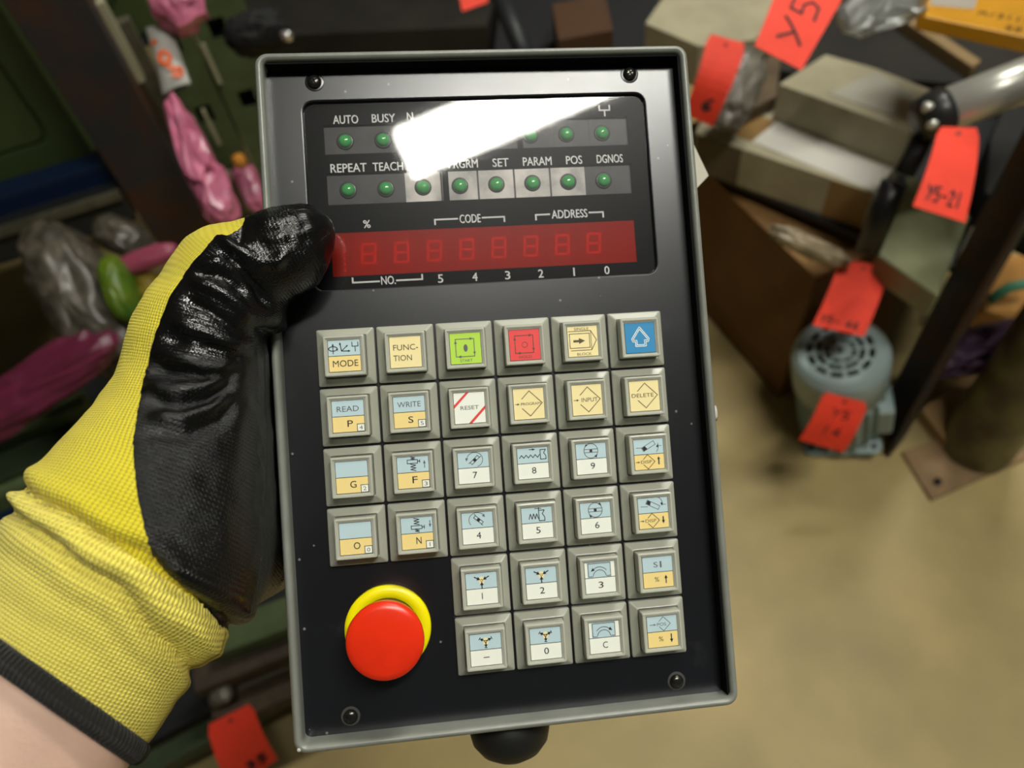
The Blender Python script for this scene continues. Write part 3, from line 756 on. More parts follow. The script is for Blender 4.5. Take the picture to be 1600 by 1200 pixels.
for pl, amp, w in ridges + valleys:
    ds, pr = seg_dist(X, pl)
    fade = np.clip(np.minimum(pr, 1 - pr) / 0.18, 0, 1)
    disp += amp * np.exp(-(ds / w) ** 2) * fade * front
# small puckers
tip = np.exp(-(((X[:, 0] - 450) / 70) ** 2 + ((X[:, 1] - 370) / 55) ** 2)) * front
pk = np.array([mnoise.noise(Vector((v[0] * 420, v[1] * 420, v[2] * 420))) for v in V])
p2 = np.array([mnoise.noise(Vector((v[0] * 160, v[1] * 160, v[2] * 160))) for v in V])
disp += pk * (0.10 + 0.55 * tip) + p2 * 0.35 * np.clip((av + 560) / 40, 0, 1)
V2 = V + N * (disp * mm)[:, None]
# keep clear of the pendant
Lv = (V2 - PT) @ PR
dB = np.minimum(sbox(Lv, (X0 - .0011, Y0 - .001, -.0425), (X1 + .001, Y1 + .001, -.0012)), sbox(Lv, (X0 - .0011, Y0 - .001, -.0425), (X0 + .0033, Y1 + .001, .0063)))
bad = dB < 0.0002
V2[bad] = V[bad]
V = V2

# coated region: palm side, bounded by a ragged dip line
edge = [(384, 342), (378, 352), (356, 372), (338, 369), (318, 392), (292, 424), (266, 464), (244, 522), (228, 584), (215, 645), (208, 690), (210, 730), (215, 775), (226, 825), (240, 868), (256, 890), (284, 915), (322, 950), (346, 978), (368, 992)]
poly = edge + [(420, 1040), (900, 1040), (900, 250), (384, 250)]
ed, _ = seg_dist(X, edge)
coat = np.where(inside(X, poly), ed, -ed)
rag = np.array([mnoise.noise(Vector((v[0] * 700, v[1] * 700, v[2] * 700))) for v in V])
coat = coat + rag * np.where(X[:, 1] > 840, 5.0, 2.2)
far = np.clip((N[:, 2] - 0.15) / 0.3, 0, 1)                # the back of the hand stays bare knit, the fingers are dipped
coat = np.where((far > 0.5) & (X[:, 0] < 290), np.minimum(coat, -1.0), coat)

def split(V, T, A, s):
    """keep the part of the surface where s > 0, cutting triangles along s = 0"""
    pos = s > 0; k = pos[T].sum(1)
    VV = list(V); AA = list(A); TT = [tuple(t) for t in T[k == 3]]; cut = {}
    def mid(i, j):
        key = (min(i, j), max(i, j))
        if key not in cut:
            t = s[i] / (s[i] - s[j]); cut[key] = len(VV); VV.append(V[i] + t * (V[j] - V[i])); AA.append(A[i] + t * (A[j] - A[i]))
        return cut[key]
    for t in T[(k == 1) | (k == 2)]:
        while not (pos[t[0]] and (not pos[t[2]])): t = np.roll(t, 1)
        a, b, c = t
        if pos[b]: x, y = mid(b, c), mid(a, c); TT += [(a, b, x), (a, x, y)]
        else: TT += [(a, mid(a, b), mid(a, c))]
    used = sorted(set(i for t in TT for i in t)); re = {o: n for n, o in enumerate(used)}
    return np.array([VV[i] for i in used]), [tuple(re[i] for i in t) for t in TT], np.array([AA[i] for i in used])
def skin_mesh(name, V, T, uvv, m, parent):
    Wd = CAM + V @ WC.T
    o = MB().add(Wd, T, m, True).build(name, parent)
    if uvv is not None:
        at = o.data.attributes.new('knit', 'FLOAT_VECTOR', 'POINT'); at.data.foreach_set('vector', np.ascontiguousarray(uvv, dtype=np.float32).ravel())
    return o

def knit_mat(name, col, dark, rough, ribu, ribv, dist, gloss=False, wu=0.7, wv=0.55):
    m = bpy.data.materials.new(name); m.use_nodes = True; nt = m.node_tree; b = nt.nodes['Principled BSDF']
    a = nt.nodes.new('ShaderNodeAttribute'); a.attribute_name = 'knit'
    sp = nt.nodes.new('ShaderNodeSeparateXYZ'); nt.links.new(a.outputs['Vector'], sp.inputs[0])
    def M(op, i0, i1=None):
        n = nt.nodes.new('ShaderNodeMath'); n.operation = op
        for k, v in enumerate((i0, i1)):
            if v is None: continue
            if isinstance(v, (int, float)): n.inputs[k].default_value = v
            else: nt.links.new(v, n.inputs[k])
        return n.outputs[0]
    nz = nt.nodes.new('ShaderNodeTexNoise'); nz.inputs['Scale'].default_value = 180; nt.links.new(a.outputs['Vector'], nz.inputs['Vector'])
    wob_ = M('MULTIPLY', M('SUBTRACT', nz.outputs['Fac'], 0.5), 1.2)
    u = M('ADD', M('MULTIPLY', sp.outputs[0], 2 * math.pi / ribu), wob_); v = M('ADD', M('MULTIPLY', sp.outputs[1], 2 * math.pi / ribv), wob_)
    su = M('ABSOLUTE', M('SINE', M('MULTIPLY', u, 0.5))); half = M('MULTIPLY', M('SINE', u), 0.9)
    sv_ = M('ABSOLUTE', M('SINE', M('MULTIPLY', M('ADD', v, half), 0.5)))
    hgt = M('MULTIPLY', M('ADD', M('MULTIPLY', M('POWER', su, 0.6), wu), 1 - wu), M('ADD', M('MULTIPLY', M('POWER', sv_, 0.6), wv), 1 - wv))
    if gloss:
        n3 = nt.nodes.new('ShaderNodeTexNoise'); n3.inputs['Scale'].default_value = 700; n3.inputs['Detail'].default_value = 3; nt.links.new(a.outputs['Vector'], n3.inputs['Vector'])
        hgt = M('ADD', M('MULTIPLY', hgt, M('ADD', M('MULTIPLY', sp.outputs[2], 0.75), 0.25)), M('MULTIPLY', n3.outputs['Fac'], 0.75))
    bp = nt.nodes.new('ShaderNodeBump'); bp.inputs['Distance'].default_value = dist; bp.inputs['Strength'].default_value = 1
    nt.links.new(hgt, bp.inputs['Height']); nt.links.new(bp.outputs[0], b.inputs['Normal'])
    mx = nt.nodes.new('ShaderNodeMix'); mx.data_type = 'RGBA'; mx.inputs[6].default_value = (*dark, 1); mx.inputs[7].default_value = (*col, 1)
    r = nt.nodes.new('ShaderNodeMapRange'); r.inputs['From Min'].default_value = 0.05; r.inputs['From Max'].default_value = 0.6
    nt.links.new(hgt, r.inputs['Value']); nt.links.new(r.outputs[0], mx.inputs[0]); nt.links.new(mx.outputs[2], b.inputs['Base Color'])
    b.inputs['Roughness'].default_value = rough
    b.inputs['Specular IOR Level'].default_value = 0.45 if gloss else 0.25
    if gloss:                      # the dip thins out towards the heel of the hand and goes dull
        rr = nt.nodes.new('ShaderNodeMapRange'); rr.inputs['To Min'].default_value = rough; rr.inputs['To Max'].default_value = 0.30
        nt.links.new(sp.outputs[2], rr.inputs['Value']); nt.links.new(rr.outputs[0], b.inputs['Roughness'])
    if not gloss:
        b.inputs['Sheen Weight'].default_value = 0.15
    return m
M_knit = knit_mat('yellow knit', (0.82, 0.69, 0.035), (0.34, 0.25, 0.012), 0.85, 0.0014, 0.0011, 0.00050, False, .85, .6)
M_cuff = knit_mat('pale yellow rib knit', (0.88, 0.76, 0.13), (0.40, 0.29, 0.03), 0.85, 0.0013, 0.0011, 0.00055, False, .75, .7)
M_nit = knit_mat('black nitrile', (0.0045, 0.0045, 0.0045), (0.003, 0.003, 0.003), 0.17, 0.0013, 0.00125, 0.00024, True, 0.15, 0.9)
M_hem = knit_mat('black overlock', (0.012, 0.011, 0.009), (0.003, 0.003, 0.002), 0.95, 0.0016, 0.0024, 0.0009)
M_skin = mat('skin', (0.66, 0.43, 0.33), 0.5, var=0.10, vscale=35, bump=0.00012, bscale=600, sub=0.12)

# forearm and the hand inside the glove: one body mesh
G = grid((-0.30, -0.03, 0.12), (-0.05, 0.26, 0.32), 0.0022)
F1 = cone(G, (-360, 1690, .200, 215), (-20, 1203, .206, 172), 1.25)
F1 = smin(F1, cone(G, (-20, 1203, .206, 172), (60, 1088, .213, 160), 1.3), .010)
F1 = smin(F1, cone(G, (60, 1088, .213, 160), (225, 850, .227, 140), 1.35), .010)
F1 = smin(F1, cone(G, (225, 850, .227, 140), (290, 700, .245, 110), 1.3), .012)
Vf, Tf = surface_nets(G, F1); Vf = relax(Vf, Tf, 8); del G
person = skin_mesh('person', Vf, Tf, None, M_skin, None)
tag(person, 'bare forearm of a person whose gloved hand grips the control pendant', 'person')
# the glove
_, Tk, _ = None, None, None
keep = av - (HEM)
# cuff / hand knit divided at the lower roll
Vk, Tk, Uk = split(V, T, np.c_[uv, coat, keep, av + 0 * av], -coat)
def sub(Vs, Ts, As, s): return split(np.asarray(Vs), np.array(Ts), np.asarray(As), s)
Vk, Tk, Ak = sub(Vk, Tk, Uk, Uk[:, 4])
roll = Ak[:, 5] + 598
Vh, Th, Ah = sub(Vk, Tk, Ak, roll)
Vc, Tc_, Ac = sub(Vk, Tk, Ak, -roll)
glove = skin_mesh('work_glove', Vh, Th, Ah[:, :3], M_knit, person)
glove['label'] = 'yellow knit work glove dipped in black nitrile'
o = skin_mesh('cuff', Vc, Tc_, Ac[:, :3], M_cuff, glove)
Nn = vnormals(V, T)
Vb, Tb, Ab = split(V + Nn * 0.00025, T, np.c_[uv, coat], coat)
o = skin_mesh('nitrile_coating', Vb, Tb, Ab[:, :3], M_nit, glove)
# black hem roll around the wrist opening
E_ = {}
Tc_a = np.array(Tc_); edges = {}
for t in Tc_:
    for i in range(3):
        k = (min(t[i], t[(i + 1) % 3]), max(t[i], t[(i + 1) % 3])); edges[k] = edges.get(k, 0) + 1
bv = sorted(set(i for k, n in edges.items() if n == 1 for i in k if Ac[i, 4] < 3))
R_ = Vc[bv]; cen = R_.mean(0)
ax3 = q(232, 838, .228) - q(58, 1090, .213); ax3 /= np.linalg.norm(ax3)
e1 = np.cross(ax3, [0, 0, 1.0]); e1 /= np.linalg.norm(e1); e2 = np.cross(ax3, e1)
an = np.arctan2((R_ - cen) @ e2, (R_ - cen) @ e1); rad = np.linalg.norm(R_ - cen, axis=1)
loopn = 120; ring = []
for k in range(loopn):
    a = -math.pi + 2 * math.pi * k / loopn; dd = np.abs((an - a + math.pi) % (2 * math.pi) - math.pi); w = np.exp(-(dd / .10) ** 2)
    ring.append((R_ * w[:, None]).sum(0) / w.sum())
ring = np.array(ring)
hv = []; hu = []; nt_ = 12
for k in range(loopn):
    p = ring[k]; out = p - cen; out -= (out @ ax3) * ax3; out /= np.linalg.norm(out)
    for j in range(nt_):
        b = 2 * math.pi * j / nt_
        hv.append(p - ax3 * .0022 - out * .0004 + (out * math.cos(b) * .0026 + ax3 * math.sin(b) * .0036)); hu.append((k * .0018, j * .0012, 0))
hf = [(k * nt_ + j, k * nt_ + (j + 1) % nt_, ((k + 1) % loopn) * nt_ + (j + 1) % nt_, ((k + 1) % loopn) * nt_ + j) for k in range(loopn) for j in range(nt_)]
skin_mesh('cuff_hem', np.array(hv), hf, np.array(hu), M_hem, glove)
# ================================================================== things behind: helpers
def nrm(v): v = np.asarray(v, float); return v / np.linalg.norm(v)
def slab_px(name, px, ztop, h_, m, label=None, cat=None, group=None, parent=None, bev=0.002):
    """upright-sided block whose top outline is given by view rays met at height ztop"""
    top = [at_z(x, y, ztop) for x, y in px]
    a = sum(top[i][0] * top[(i + 1) % len(top)][1] - top[(i + 1) % len(top)][0] * top[i][1] for i in range(len(top)))
    if a < 0: top = top[::-1]
    bot = [p - np.array([0, 0, h_]) for p in top]
    o = MB().prism(top, bot, m).build(name, parent)
    if not parent: recenter(o)
    if bev: bevel(o, bev)
    if label: tag(o, label, cat, group)
    return o
def obox(mb, c, e1, e2, e3, h_, m):
    vs = [np.asarray(c) + sx * h_[0] * e1 + sy * h_[1] * e2 + sz * h_[2] * e3 for sz in (-1, 1) for sy in (-1, 1) for sx in (-1, 1)]
    return mb.add(vs, [(0, 2, 3, 1), (4, 5, 7, 6), (0, 1, 5, 4), (2, 6, 7, 3), (0, 4, 6, 2), (1, 3, 7, 5)], m)
EZ = np.array([0, 0, 1.0])
def blob(name, c, ax, m, amp=0.25, seed=0, fr=2.2, label=None, cat=None, group=None, parent=None, n=26, smooth=True, taper=0.0):
    """crumpled soft bag: a faceted, noise-folded ellipsoid with half axes ax (3 vectors)"""
    V_ = []; F_ = []
    for i in range(n + 1):
        th = math.pi * i / n
        for j in range(2 * n):
            ph = math.pi * j / n
            d = np.array([math.sin(th) * math.cos(ph), math.sin(th) * math.sin(ph), math.cos(th)])
            k = Vector(d * fr) + Vector((seed * 7.3, seed * 3.1, seed * 1.7))
            r = 1 + amp * (1 - 2 * abs(mnoise.noise(k))) * 0.9 - amp * 0.4 + amp * 0.5 * (1 - 2 * abs(mnoise.noise(k * 2.7)))
            s = np.sign(d) * np.abs(d) ** 0.8
            tp = 1 - taper * (0.5 - 0.5 * s[1]); V_.append(np.asarray(c) + r * (s[0] * tp * ax[0] + s[1] * ax[1] + s[2] * tp * ax[2]))
    for i in range(n):
        for j in range(2 * n):
            F_.append((i * 2 * n + j, (i + 1) * 2 * n + j, (i + 1) * 2 * n + (j + 1) % (2 * n), i * 2 * n + (j + 1) % (2 * n)))
    o = MB().add(V_, F_, m, smooth).build(name, parent)
    if not parent: recenter(o)
    if label: tag(o, label, cat, group)
    return o
def blob_px(name, px, py, dep, rx, ry, ang, thick, m, **k):
    c = at_d(px, py, dep); s = dep / FPX; a = math.radians(ang)
    ex_, ey_, ez_ = WC @ [math.cos(a), math.sin(a), 0], WC @ [-math.sin(a), math.cos(a), 0], WC @ [0, 0, 1.0]
    return blob(name, c, (ex_ * rx * s, ey_ * ry * s, ez_ * thick), m, **k)

M_tag = mat('red tag card', (0.86, 0.050, 0.020), 0.65, var=0.06, vscale=30)
M_pen = mat('black marker', (0.02, 0.012, 0.012), 0.7)
def hang_tag(corners, deps, label, marks=(), bend=0.006, group='red card tags tied to the stock'):
    """card with slight curl; corners TL TR BR BL in view px, depth each; marks are strokes in card u (right) v (down)"""
    P4 = [at_d(x, y, d) for (x, y), d in zip(corners, deps)]
    nn = nrm(np.cross(P4[1] - P4[0], P4[3] - P4[0]))
    if nn @ (CAM - P4[0]) < 0: nn = -nn
    def S(u, v, off=0.0):
        p = (1 - v) * ((1 - u) * P4[0] + u * P4[1]) + v * ((1 - u) * P4[3] + u * P4[2])
        return p + nn * (bend * math.sin(math.pi * v) + off)
    nu, nv = 8, 10; r = 0.07; g = []
    b = MB(); V_ = []
    for off in (0.0003, -0.0003):
        for j in range(nv + 1):
            for i in range(nu + 1):
                u, v = i / nu, j / nv
                if j == 0 and i in (0, nu): u = r if i == 0 else 1 - r
                if j == 1 and i in (0, nu): v = 0.11
                V_.append(S(u, v, off))
    k = (nu + 1) * (nv + 1); F_ = []
    for j in range(nv):
        for i in range(nu):
            a = j * (nu + 1) + i; F_.append((a, a + nu + 1, a + nu + 2, a + 1)); F_.append((k + a, k + a + 1, k + a + nu + 2, k + a + nu + 1))
    rim = [(i, i + 1) for i in range(nu)] + [((j) * (nu + 1) + nu, (j + 1) * (nu + 1) + nu) for j in range(nv)] + [(nv * (nu + 1) + i + 1, nv * (nu + 1) + i) for i in range(nu)] + [((j + 1) * (nu + 1), j * (nu + 1)) for j in range(nv)]
    F_ += [(a, c_, c_ + k, a + k) for a, c_ in rim]
    root = b.add(V_, F_, M_tag).build('hang_tag')
    tag(root, label, 'tag', group)
    ey = MB(); c0_ = S(.5, .09, .0006)
    e1_, e2_ = nrm(P4[1] - P4[0]), nrm(P4[3] - P4[0])
    ey.add([c0_ + .0035 * (math.cos(t) * e1_ + math.sin(t) * e2_) for t in np.linspace(0, 2 * math.pi, 15)[:-1]], [tuple(range(14))], mat('eyelet', (0.25, 0.03, 0.02), 0.6))
    ey.build('eyelet', root)
    if marks:
        w = MB()
        for pl, wd in marks:
            pts_ = [pl[0]]
            for (u0, v0), (u1, v1) in zip(pl[:-1], pl[1:]): pts_ += [(u0 + (u1 - u0) * i_ / 5, v0 + (v1 - v0) * i_ / 5) for i_ in range(1, 6)]
            for (u0, v0), (u1, v1) in zip(pts_[:-1], pts_[1:]):
                a, c_ = S(u0, v0, .0010), S(u1, v1, .0010); d = c_ - a
                if np.linalg.norm(d) < 1e-6: continue
                s_ = nrm(np.cross(d, nn)) * wd / 2; e = nrm(d) * wd * .3
                w.add([a - e - s_, c_ + e - s_, c_ + e + s_, a - e + s_], [(0, 1, 2, 3)], M_pen)
        w.build('handwriting', root)
    me = root.data
    return root
def ring(cx, cy, rx, ry, a0=0, a1=360, n=10): return [(cx + rx * math.cos(math.radians(a0 + (a1 - a0) * i / n)), cy + ry * math.sin(math.radians(a0 + (a1 - a0) * i / n))) for i in range(n + 1)]
def glyph(ch, x, y, w, h_):
    g = {'Y': [[(0, 0), (.5, .5)], [(1, 0), (.25, 1)]], '5': [[(.9, 0), (.2, 0), (.15, .45), (.6, .4), (.9, .65), (.7, .95), (.1, 1)]], '-': [[(.1, .55), (.9, .5)]], '2': [[(.1, .2), (.5, 0), (.9, .25), (.1, 1), (.95, 1)]],
         '1': [[(.5, 0), (.45, 1)]], '6': [[(.8, 0), (.3, .4), (.15, .75), (.4, 1), (.8, .85), (.75, .6), (.25, .65)]], '4': [[(.6, 1), (.65, 0), (.05, .7), (.95, .7)]], '0': [ring(.5, .5, .4, .5)],
         '3': [[(.1, .1), (.6, 0), (.85, .25), (.4, .48), (.9, .7), (.6, 1), (.1, .9)]], 'M': [[(0, 1), (.15, 0), (.5, .6), (.85, 0), (1, 1)]], '/': [[(.8, 0), (.2, 1)]], '8': [ring(.5, .25, .3, .25), ring(.5, .75, .38, .25)], '7': [[(.1, 0), (.9, 0), (.35, 1)]]}[ch]
    return [[(x + a * w, y + b * h_) for a, b in pl] for pl in g]
def write(s, x, y, w, h_, gap=.25, wd=.003):
    out = []
    for i, ch in enumerate(s): out += [(pl, wd) for pl in glyph(ch, x + i * w * (1 + gap), y, w, h_)]
    return out

M_rust = mat('rusted dark steel', (0.030, 0.029, 0.031), 0.6, col2=(0.065, 0.028, 0.014), vscale=14, lo=.40, hi=.62, bump=.0006, bscale=150, metal=.2)
M_green = mat('dark green plastic', (0.045, 0.066, 0.021), 0.45, var=.12, vscale=12)
M_green2 = mat('green painted steel', (0.065, 0.090, 0.036), 0.5, var=.15, vscale=25)
M_dgreen = mat('deep green painted steel', (0.030, 0.045, 0.020), 0.5, var=.15, vscale=25)
M_blue = mat('blue painted steel', (0.006, 0.017, 0.05), 0.35)
M_edge = mat('worn khaki paint', (0.085, 0.078, 0.05), 0.55, var=.25, vscale=40)
M_dark = mat('dark steel', (0.017, 0.018, 0.019), 0.5)
M_pink = mat('pink plastic bag', (0.52, 0.14, 0.23), 0.3, var=.3, vscale=30, spec=.7)
M_mag = mat('magenta plastic', (0.12, 0.016, 0.042), 0.3, spec=.5)
M_cream = mat('cream plastic strip', (0.34, 0.32, 0.21), 0.5)
M_orange = mat('orange plastic', (0.62, 0.24, 0.02), 0.5)
M_bagc = mat('cloudy plastic bag', (0.07, 0.06, 0.043), 0.36, var=.55, vscale=35, spec=.7)
M_lime = mat('lime plastic', (0.11, 0.17, 0.008), 0.4, col2=(0.03, 0.09, 0.008), vscale=18)
M_wbag = mat('white printed bag', (0.45, 0.44, 0.40), 0.45)
M_oprint = mat('orange print', (0.75, 0.13, 0.03), 0.5)
M_black = mat('black matt', (0.006, 0.006, 0.006), 0.8)

# ================================================================== left rack
PB = at_d(160, 150, 1.0)[:2]                       # foot of the rusty post
E1 = np.array([0.968, 0.251, 0]); E1 /= np.linalg.norm(E1); E2 = np.array([-E1[1], E1[0], 0])
P0 = np.array([PB[0], PB[1], 0.0])
def rk(u, w, z): return P0 + E1 * u + E2 * w + EZ * z
def onrack(px, py, off):
    """(u, z) of a view ray on the rack's vertical plane 'off' behind its front"""
    p = at_plane(px, py, P0 + E2 * off, E2); return (p - P0) @ E1, p[2]
# post: steel angle
b = MB(); obox(b, rk(0, 0, .75), E1, E2, EZ, (.044, .003, .75), M_rust); obox(b, rk(.041, .045, .75), E1, E2, EZ, (.003, .045, .75), M_rust)
po = recenter(b.build('rack_post')); tag(po, 'rusty dark steel angle post of the left rack', 'rack post'); bevel(po, .001)
fp = MB(); obox(fp, rk(0, .03, .004), E1, E2, EZ, (.07, .07, .004), M_rust); f_ = fp.build('foot_plate', po); f_.matrix_parent_inverse = Matrix.Translation(-po.location)
# beams
def beam(name, pxa, pxb, off, h_, d_, m, label, lip=None):
    (u0, z0), (u1, z1) = onrack(*pxa, off), onrack(*pxb, off); z = (z0 + z1) / 2
    u0 -= .5
    b = MB(); c = rk((u0 + u1) / 2, off + d_, z - h_ / 2); obox(b, c, E1, E2, EZ, ((u1 - u0) / 2, d_, h_ / 2), m)
    o = recenter(b.build(name)); tag(o, label, 'rack beam'); bevel(o, .003)
    if lip:
        b = MB(); obox(b, rk((u0 + u1) / 2, off - .003, z - .001), E1, E2, EZ, ((u1 - u0) / 2, .006, .006), lip); l = b.build('beam_lip', o); l.matrix_parent_inverse = Matrix.Translation(-o.location)
    return z
zb = beam('rack_beam', (0, 360), (186, 300), -.004, .055, .02, M_dark, 'dark steel beam with khaki lip below the blue beam', M_edge)
beam('rack_beam', (0, 300), (190, 252), .03, .045, .02, M_blue, 'dark blue steel beam under the green bins')
# shelf decks
b = MB(); obox(b, rk(-.47, .36, zb - .045), E1, E2, EZ, (.42, .25, .006), M_dark); o = recenter(b.build('shelf_deck')); tag(o, 'dark shelf deck behind the khaki lipped beam', 'shelf')
# green bins: front panel with border, recessed field and handle
def green_bin(u0, u1, z0, z1, off, label, handle=None, dep=.35, m=None):
    m = m or M_green; root = empty('storage_bin', rk((u0 + u1) / 2, off + dep / 2, z0)); root.rotation_euler = (0, 0, math.atan2(E1[1], E1[0]))
    w = (u1 - u0) / 2; hh = z1 - z0; t = .042
    b = MB(); b.box((0, 0, hh / 2), (w, dep / 2, hh / 2), m); bevel(b.build('body', root), .006)
    b = MB(); y = -dep / 2 - .006
    b.loft([[(p[0], y + .0, p[1]) for p in rrect(-w, w, 0, hh, .012, 0)], [(p[0], y - .004, p[1]) for p in rrect(-w + .003, w - .003, .003, hh - .003, .012, 0)],
            [(p[0], y - .004, p[1]) for p in rrect(-w + t, w - t, t, hh - t, .02, 0)], [(p[0], y + .005, p[1]) for p in rrect(-w + t + .001, w - t - .001, t + .001, hh - t - .001, .02, 0)],
            [(p[0], y + .005, p[1]) for p in rrect(-w + t + .005, w - t - .005, t + .005, hh - t - .005, .02, 0)], [(p[0], y - .003, p[1]) for p in rrect(-w + t + .006, w - t - .006, t + .006, hh - t - .006, .02, 0)]], m, False, True)
    f = b.build('front_panel', root)
    if handle:
        b = MB(); b.box((handle[0], y - .006, handle[1]), (.09, .012, .006), m); bevel(b.build('handle', root), .004)
    tag(root, label, 'storage bin', 'green storage bins on the left rack')
    return root
ub, zb2 = onrack(252, 42, .22); ua, za = onrack(152, 238, .10); ul, _ = onrack(-200, 320, .10)
green_bin(ua - .46, ua, za, za + .34, .10, 'large dark green bin left of the rusty post', handle=(-.02, .15))
green_bin(max(ua + .012, ub - .36), ub, zb2, zb2 + .3, .22, 'dark green bin on the upper shelf right of the rusty post', dep=.12)
b = MB(); obox(b, rk(ua - .25, .35, za - .009), E1, E2, EZ, (.25, .24, .008), M_dark); o = recenter(b.build('shelf_deck')); tag(o, 'dark shelf deck under the large green bin', 'shelf')
b = MB(); obox(b, rk((ub + ua + .012) / 2, .27, zb2 - .009), E1, E2, EZ, ((ub - ua - .012) / 2, .06, .008), M_dark); o = recenter(b.build('shelf_deck')); tag(o, 'dark shelf deck under the upper green bin', 'shelf')
# slotted green uprights
def slotted(px, py, off, w, label, m=M_green2):
    u, z = onrack(px, py, off); b = MB(); ht = 1.3; st = .14; hole = .036
    side = (w - .030) / 2
    for s in (-1, 1): obox(b, rk(u + s * (w - side) / 2, off, ht / 2), E1, E2, EZ, (side / 2, .003, ht / 2), m)
    k = 0
    while k * st < ht:
        obox(b, rk(u, off, k * st + (st - hole) / 2), E1, E2, EZ, (.0152, .0028, (st - hole) / 2), m); k += 1
    obox(b, rk(u + w / 2, off + .02, ht / 2), E1, E2, EZ, (.003, .022, ht / 2), m)
    obox(b, rk(u, off + .03, ht / 2), E1, E2, EZ, (w / 2, .002, ht / 2), M_black)
    o = recenter(b.build('slotted_upright')); tag(o, label, 'upright', 'green slotted steel uprights')
    return o
SU = slotted(312, 160, .36, .072, 'green slotted steel upright beside the pink bags')
slotted(392, 165, .37, .085, 'green slotted steel upright behind the pendant corner')
slotted(352, 40, .55, .10, 'green slotted steel upright at the top, farthest back')
# cream edge strips
for i, (pa, pb_, lab) in enumerate((((317, 69), (341, 131), 'short cream strip on the green upright, topmost of three'), ((317, 171), (334, 228), 'short cream strip on the green upright, middle of three'), ((357, 267), (386, 330), 'short cream strip beside the pink bag by the thumb'))):
    off = .355; (u0, z0), (u1, z1) = onrack(*pa, off), onrack(*pb_, off); b = MB(); obox(b, rk(u0, off, (z0 + z1) / 2), E1, E2, EZ, (.0035, .004, abs(z0 - z1) / 2), M_cream); o = b.build('edge_strip', SU); o.matrix_parent_inverse = Matrix.Translation(-Vector(SU.location)); o['label'] = 'short cream edge strip'
b = MB(); u0, z0 = onrack(112, 160, .02); obox(b, rk(u0, .05, z0), E1, E2, EZ, (.008, .01, .09), M_orange); tag(recenter(b.build('edge_strip')), 'amber strip left of the rusty post', 'strip')
b = MB(); u0, z0 = onrack(192, 80, .02); obox(b, rk(u0, .05, z0), E1, E2, EZ, (.005, .01, .055), M_cream); tag(recenter(b.build('edge_strip')), 'pale yellow strip right of the rusty post', 'strip')
b = MB(); u0, z0 = onrack(228, 130, .10); obox(b, rk(u0, .13, (z0 + .08) / 2), E1, E2, EZ, (.018, .012, (z0 + .08) / 2), M_edge); tag(recenter(b.build('wood_offcut')), 'grey brown batten between rusty post and white packet', 'batten')
# white printed packet
pk4 = [(228, 44), (268, 44), (298, 130), (255, 149)]
P4 = [at_d(x, y, 1.02) for x, y in pk4]; nn = nrm(np.cross(P4[1] - P4[0], P4[3] - P4[0])); nn = nn if nn @ (CAM - P4[0]) > 0 else -nn
V_ = []; F_ = []; nu, nv = 10, 12
for s_ in (1, -1):
    for j in range(nv + 1):
        for i in range(nu + 1):
            u, v = i / nu, j / nv; p = (1 - v) * ((1 - u) * P4[0] + u * P4[1]) + v * ((1 - u) * P4[3] + u * P4[2])
            V_.append(p + nn * s_ * (.016 * math.sin(math.pi * u) ** .6 * math.sin(math.pi * min(max(v, .02), .98)) ** .4 + .001))
k = (nu + 1) * (nv + 1)
for j in range(nv):
    for i in range(nu):
        a = j * (nu + 1) + i; F_ += [(a, a + nu + 1, a + nu + 2, a + 1), (k + a, k + a + 1, k + a + nu + 2, k + a + nu + 1)]
pkt = MB().add(V_, F_, M_wbag, True).build('packet'); tag(pkt, 'white packet with orange print hanging by the green upright', 'packet')
def on_pkt(u, v):
    p = (1 - v) * ((1 - u) * P4[0] + u * P4[1]) + v * ((1 - u) * P4[3] + u * P4[2]); return p + nn * (.0175 * math.sin(math.pi * u) ** .6 * math.sin(math.pi * v) ** .4 + .002)
w = MB()
for pl in ([(.25, .34), (.42, .28)], ring(.55, .58, .17, .10), [(.55, .72), (.8, .78), (.9, .74), (.85, .88), (.6, .84)]):
    for (u0, v0), (u1, v1) in zip(pl[:-1], pl[1:]):
        a, c_ = on_pkt(u0, v0), on_pkt(u1, v1); d = c_ - a; s_ = nrm(np.cross(d, nn)) * .0035; w.add([a - s_, c_ - s_, c_ + s_, a + s_], [(0, 1, 2, 3)], M_oprint)
w.build('print', pkt)
# pink bags
blob_px('plastic_bag', 278, 2, 1.0, 36, 46, -10, .03, M_pink, seed=1, n=8, smooth=False, amp=.28, label='pink plastic bag at the top beside the upper green bin', cat='plastic bag', group='pink plastic bags')
blob_px('plastic_bag', 296, 222, .98, 30, 74, -24, .025, M_pink, seed=2, n=8, smooth=False, amp=.34, taper=.6, label='long pink plastic bag hanging below the white packet', cat='plastic bag', group='pink plastic bags')
blob_px('plastic_bag', 336, 300, .99, 26, 44, -15, .025, M_pink, seed=3, n=8, smooth=False, amp=.36, taper=.3, label='pink plastic bag with trapped air above the thumb', cat='plastic bag', group='pink plastic bags')
dpl = float(proj(at_plane(390, 292, P0 + E2 * .345, E2))[2])
blob_px('plastic_bag', 390, 292, dpl - .03, 17, 36, -22, .02, M_pink, seed=4, n=8, smooth=False, amp=.25, label='small pink bag against the pendant edge', cat='plastic bag', group='pink plastic bags')
blob_px('plastic_scrap', 374, 252, dpl - .12, 9, 10, -20, .012, M_orange, seed=5, label='orange scrap above the small pink bag', cat='plastic scrap')
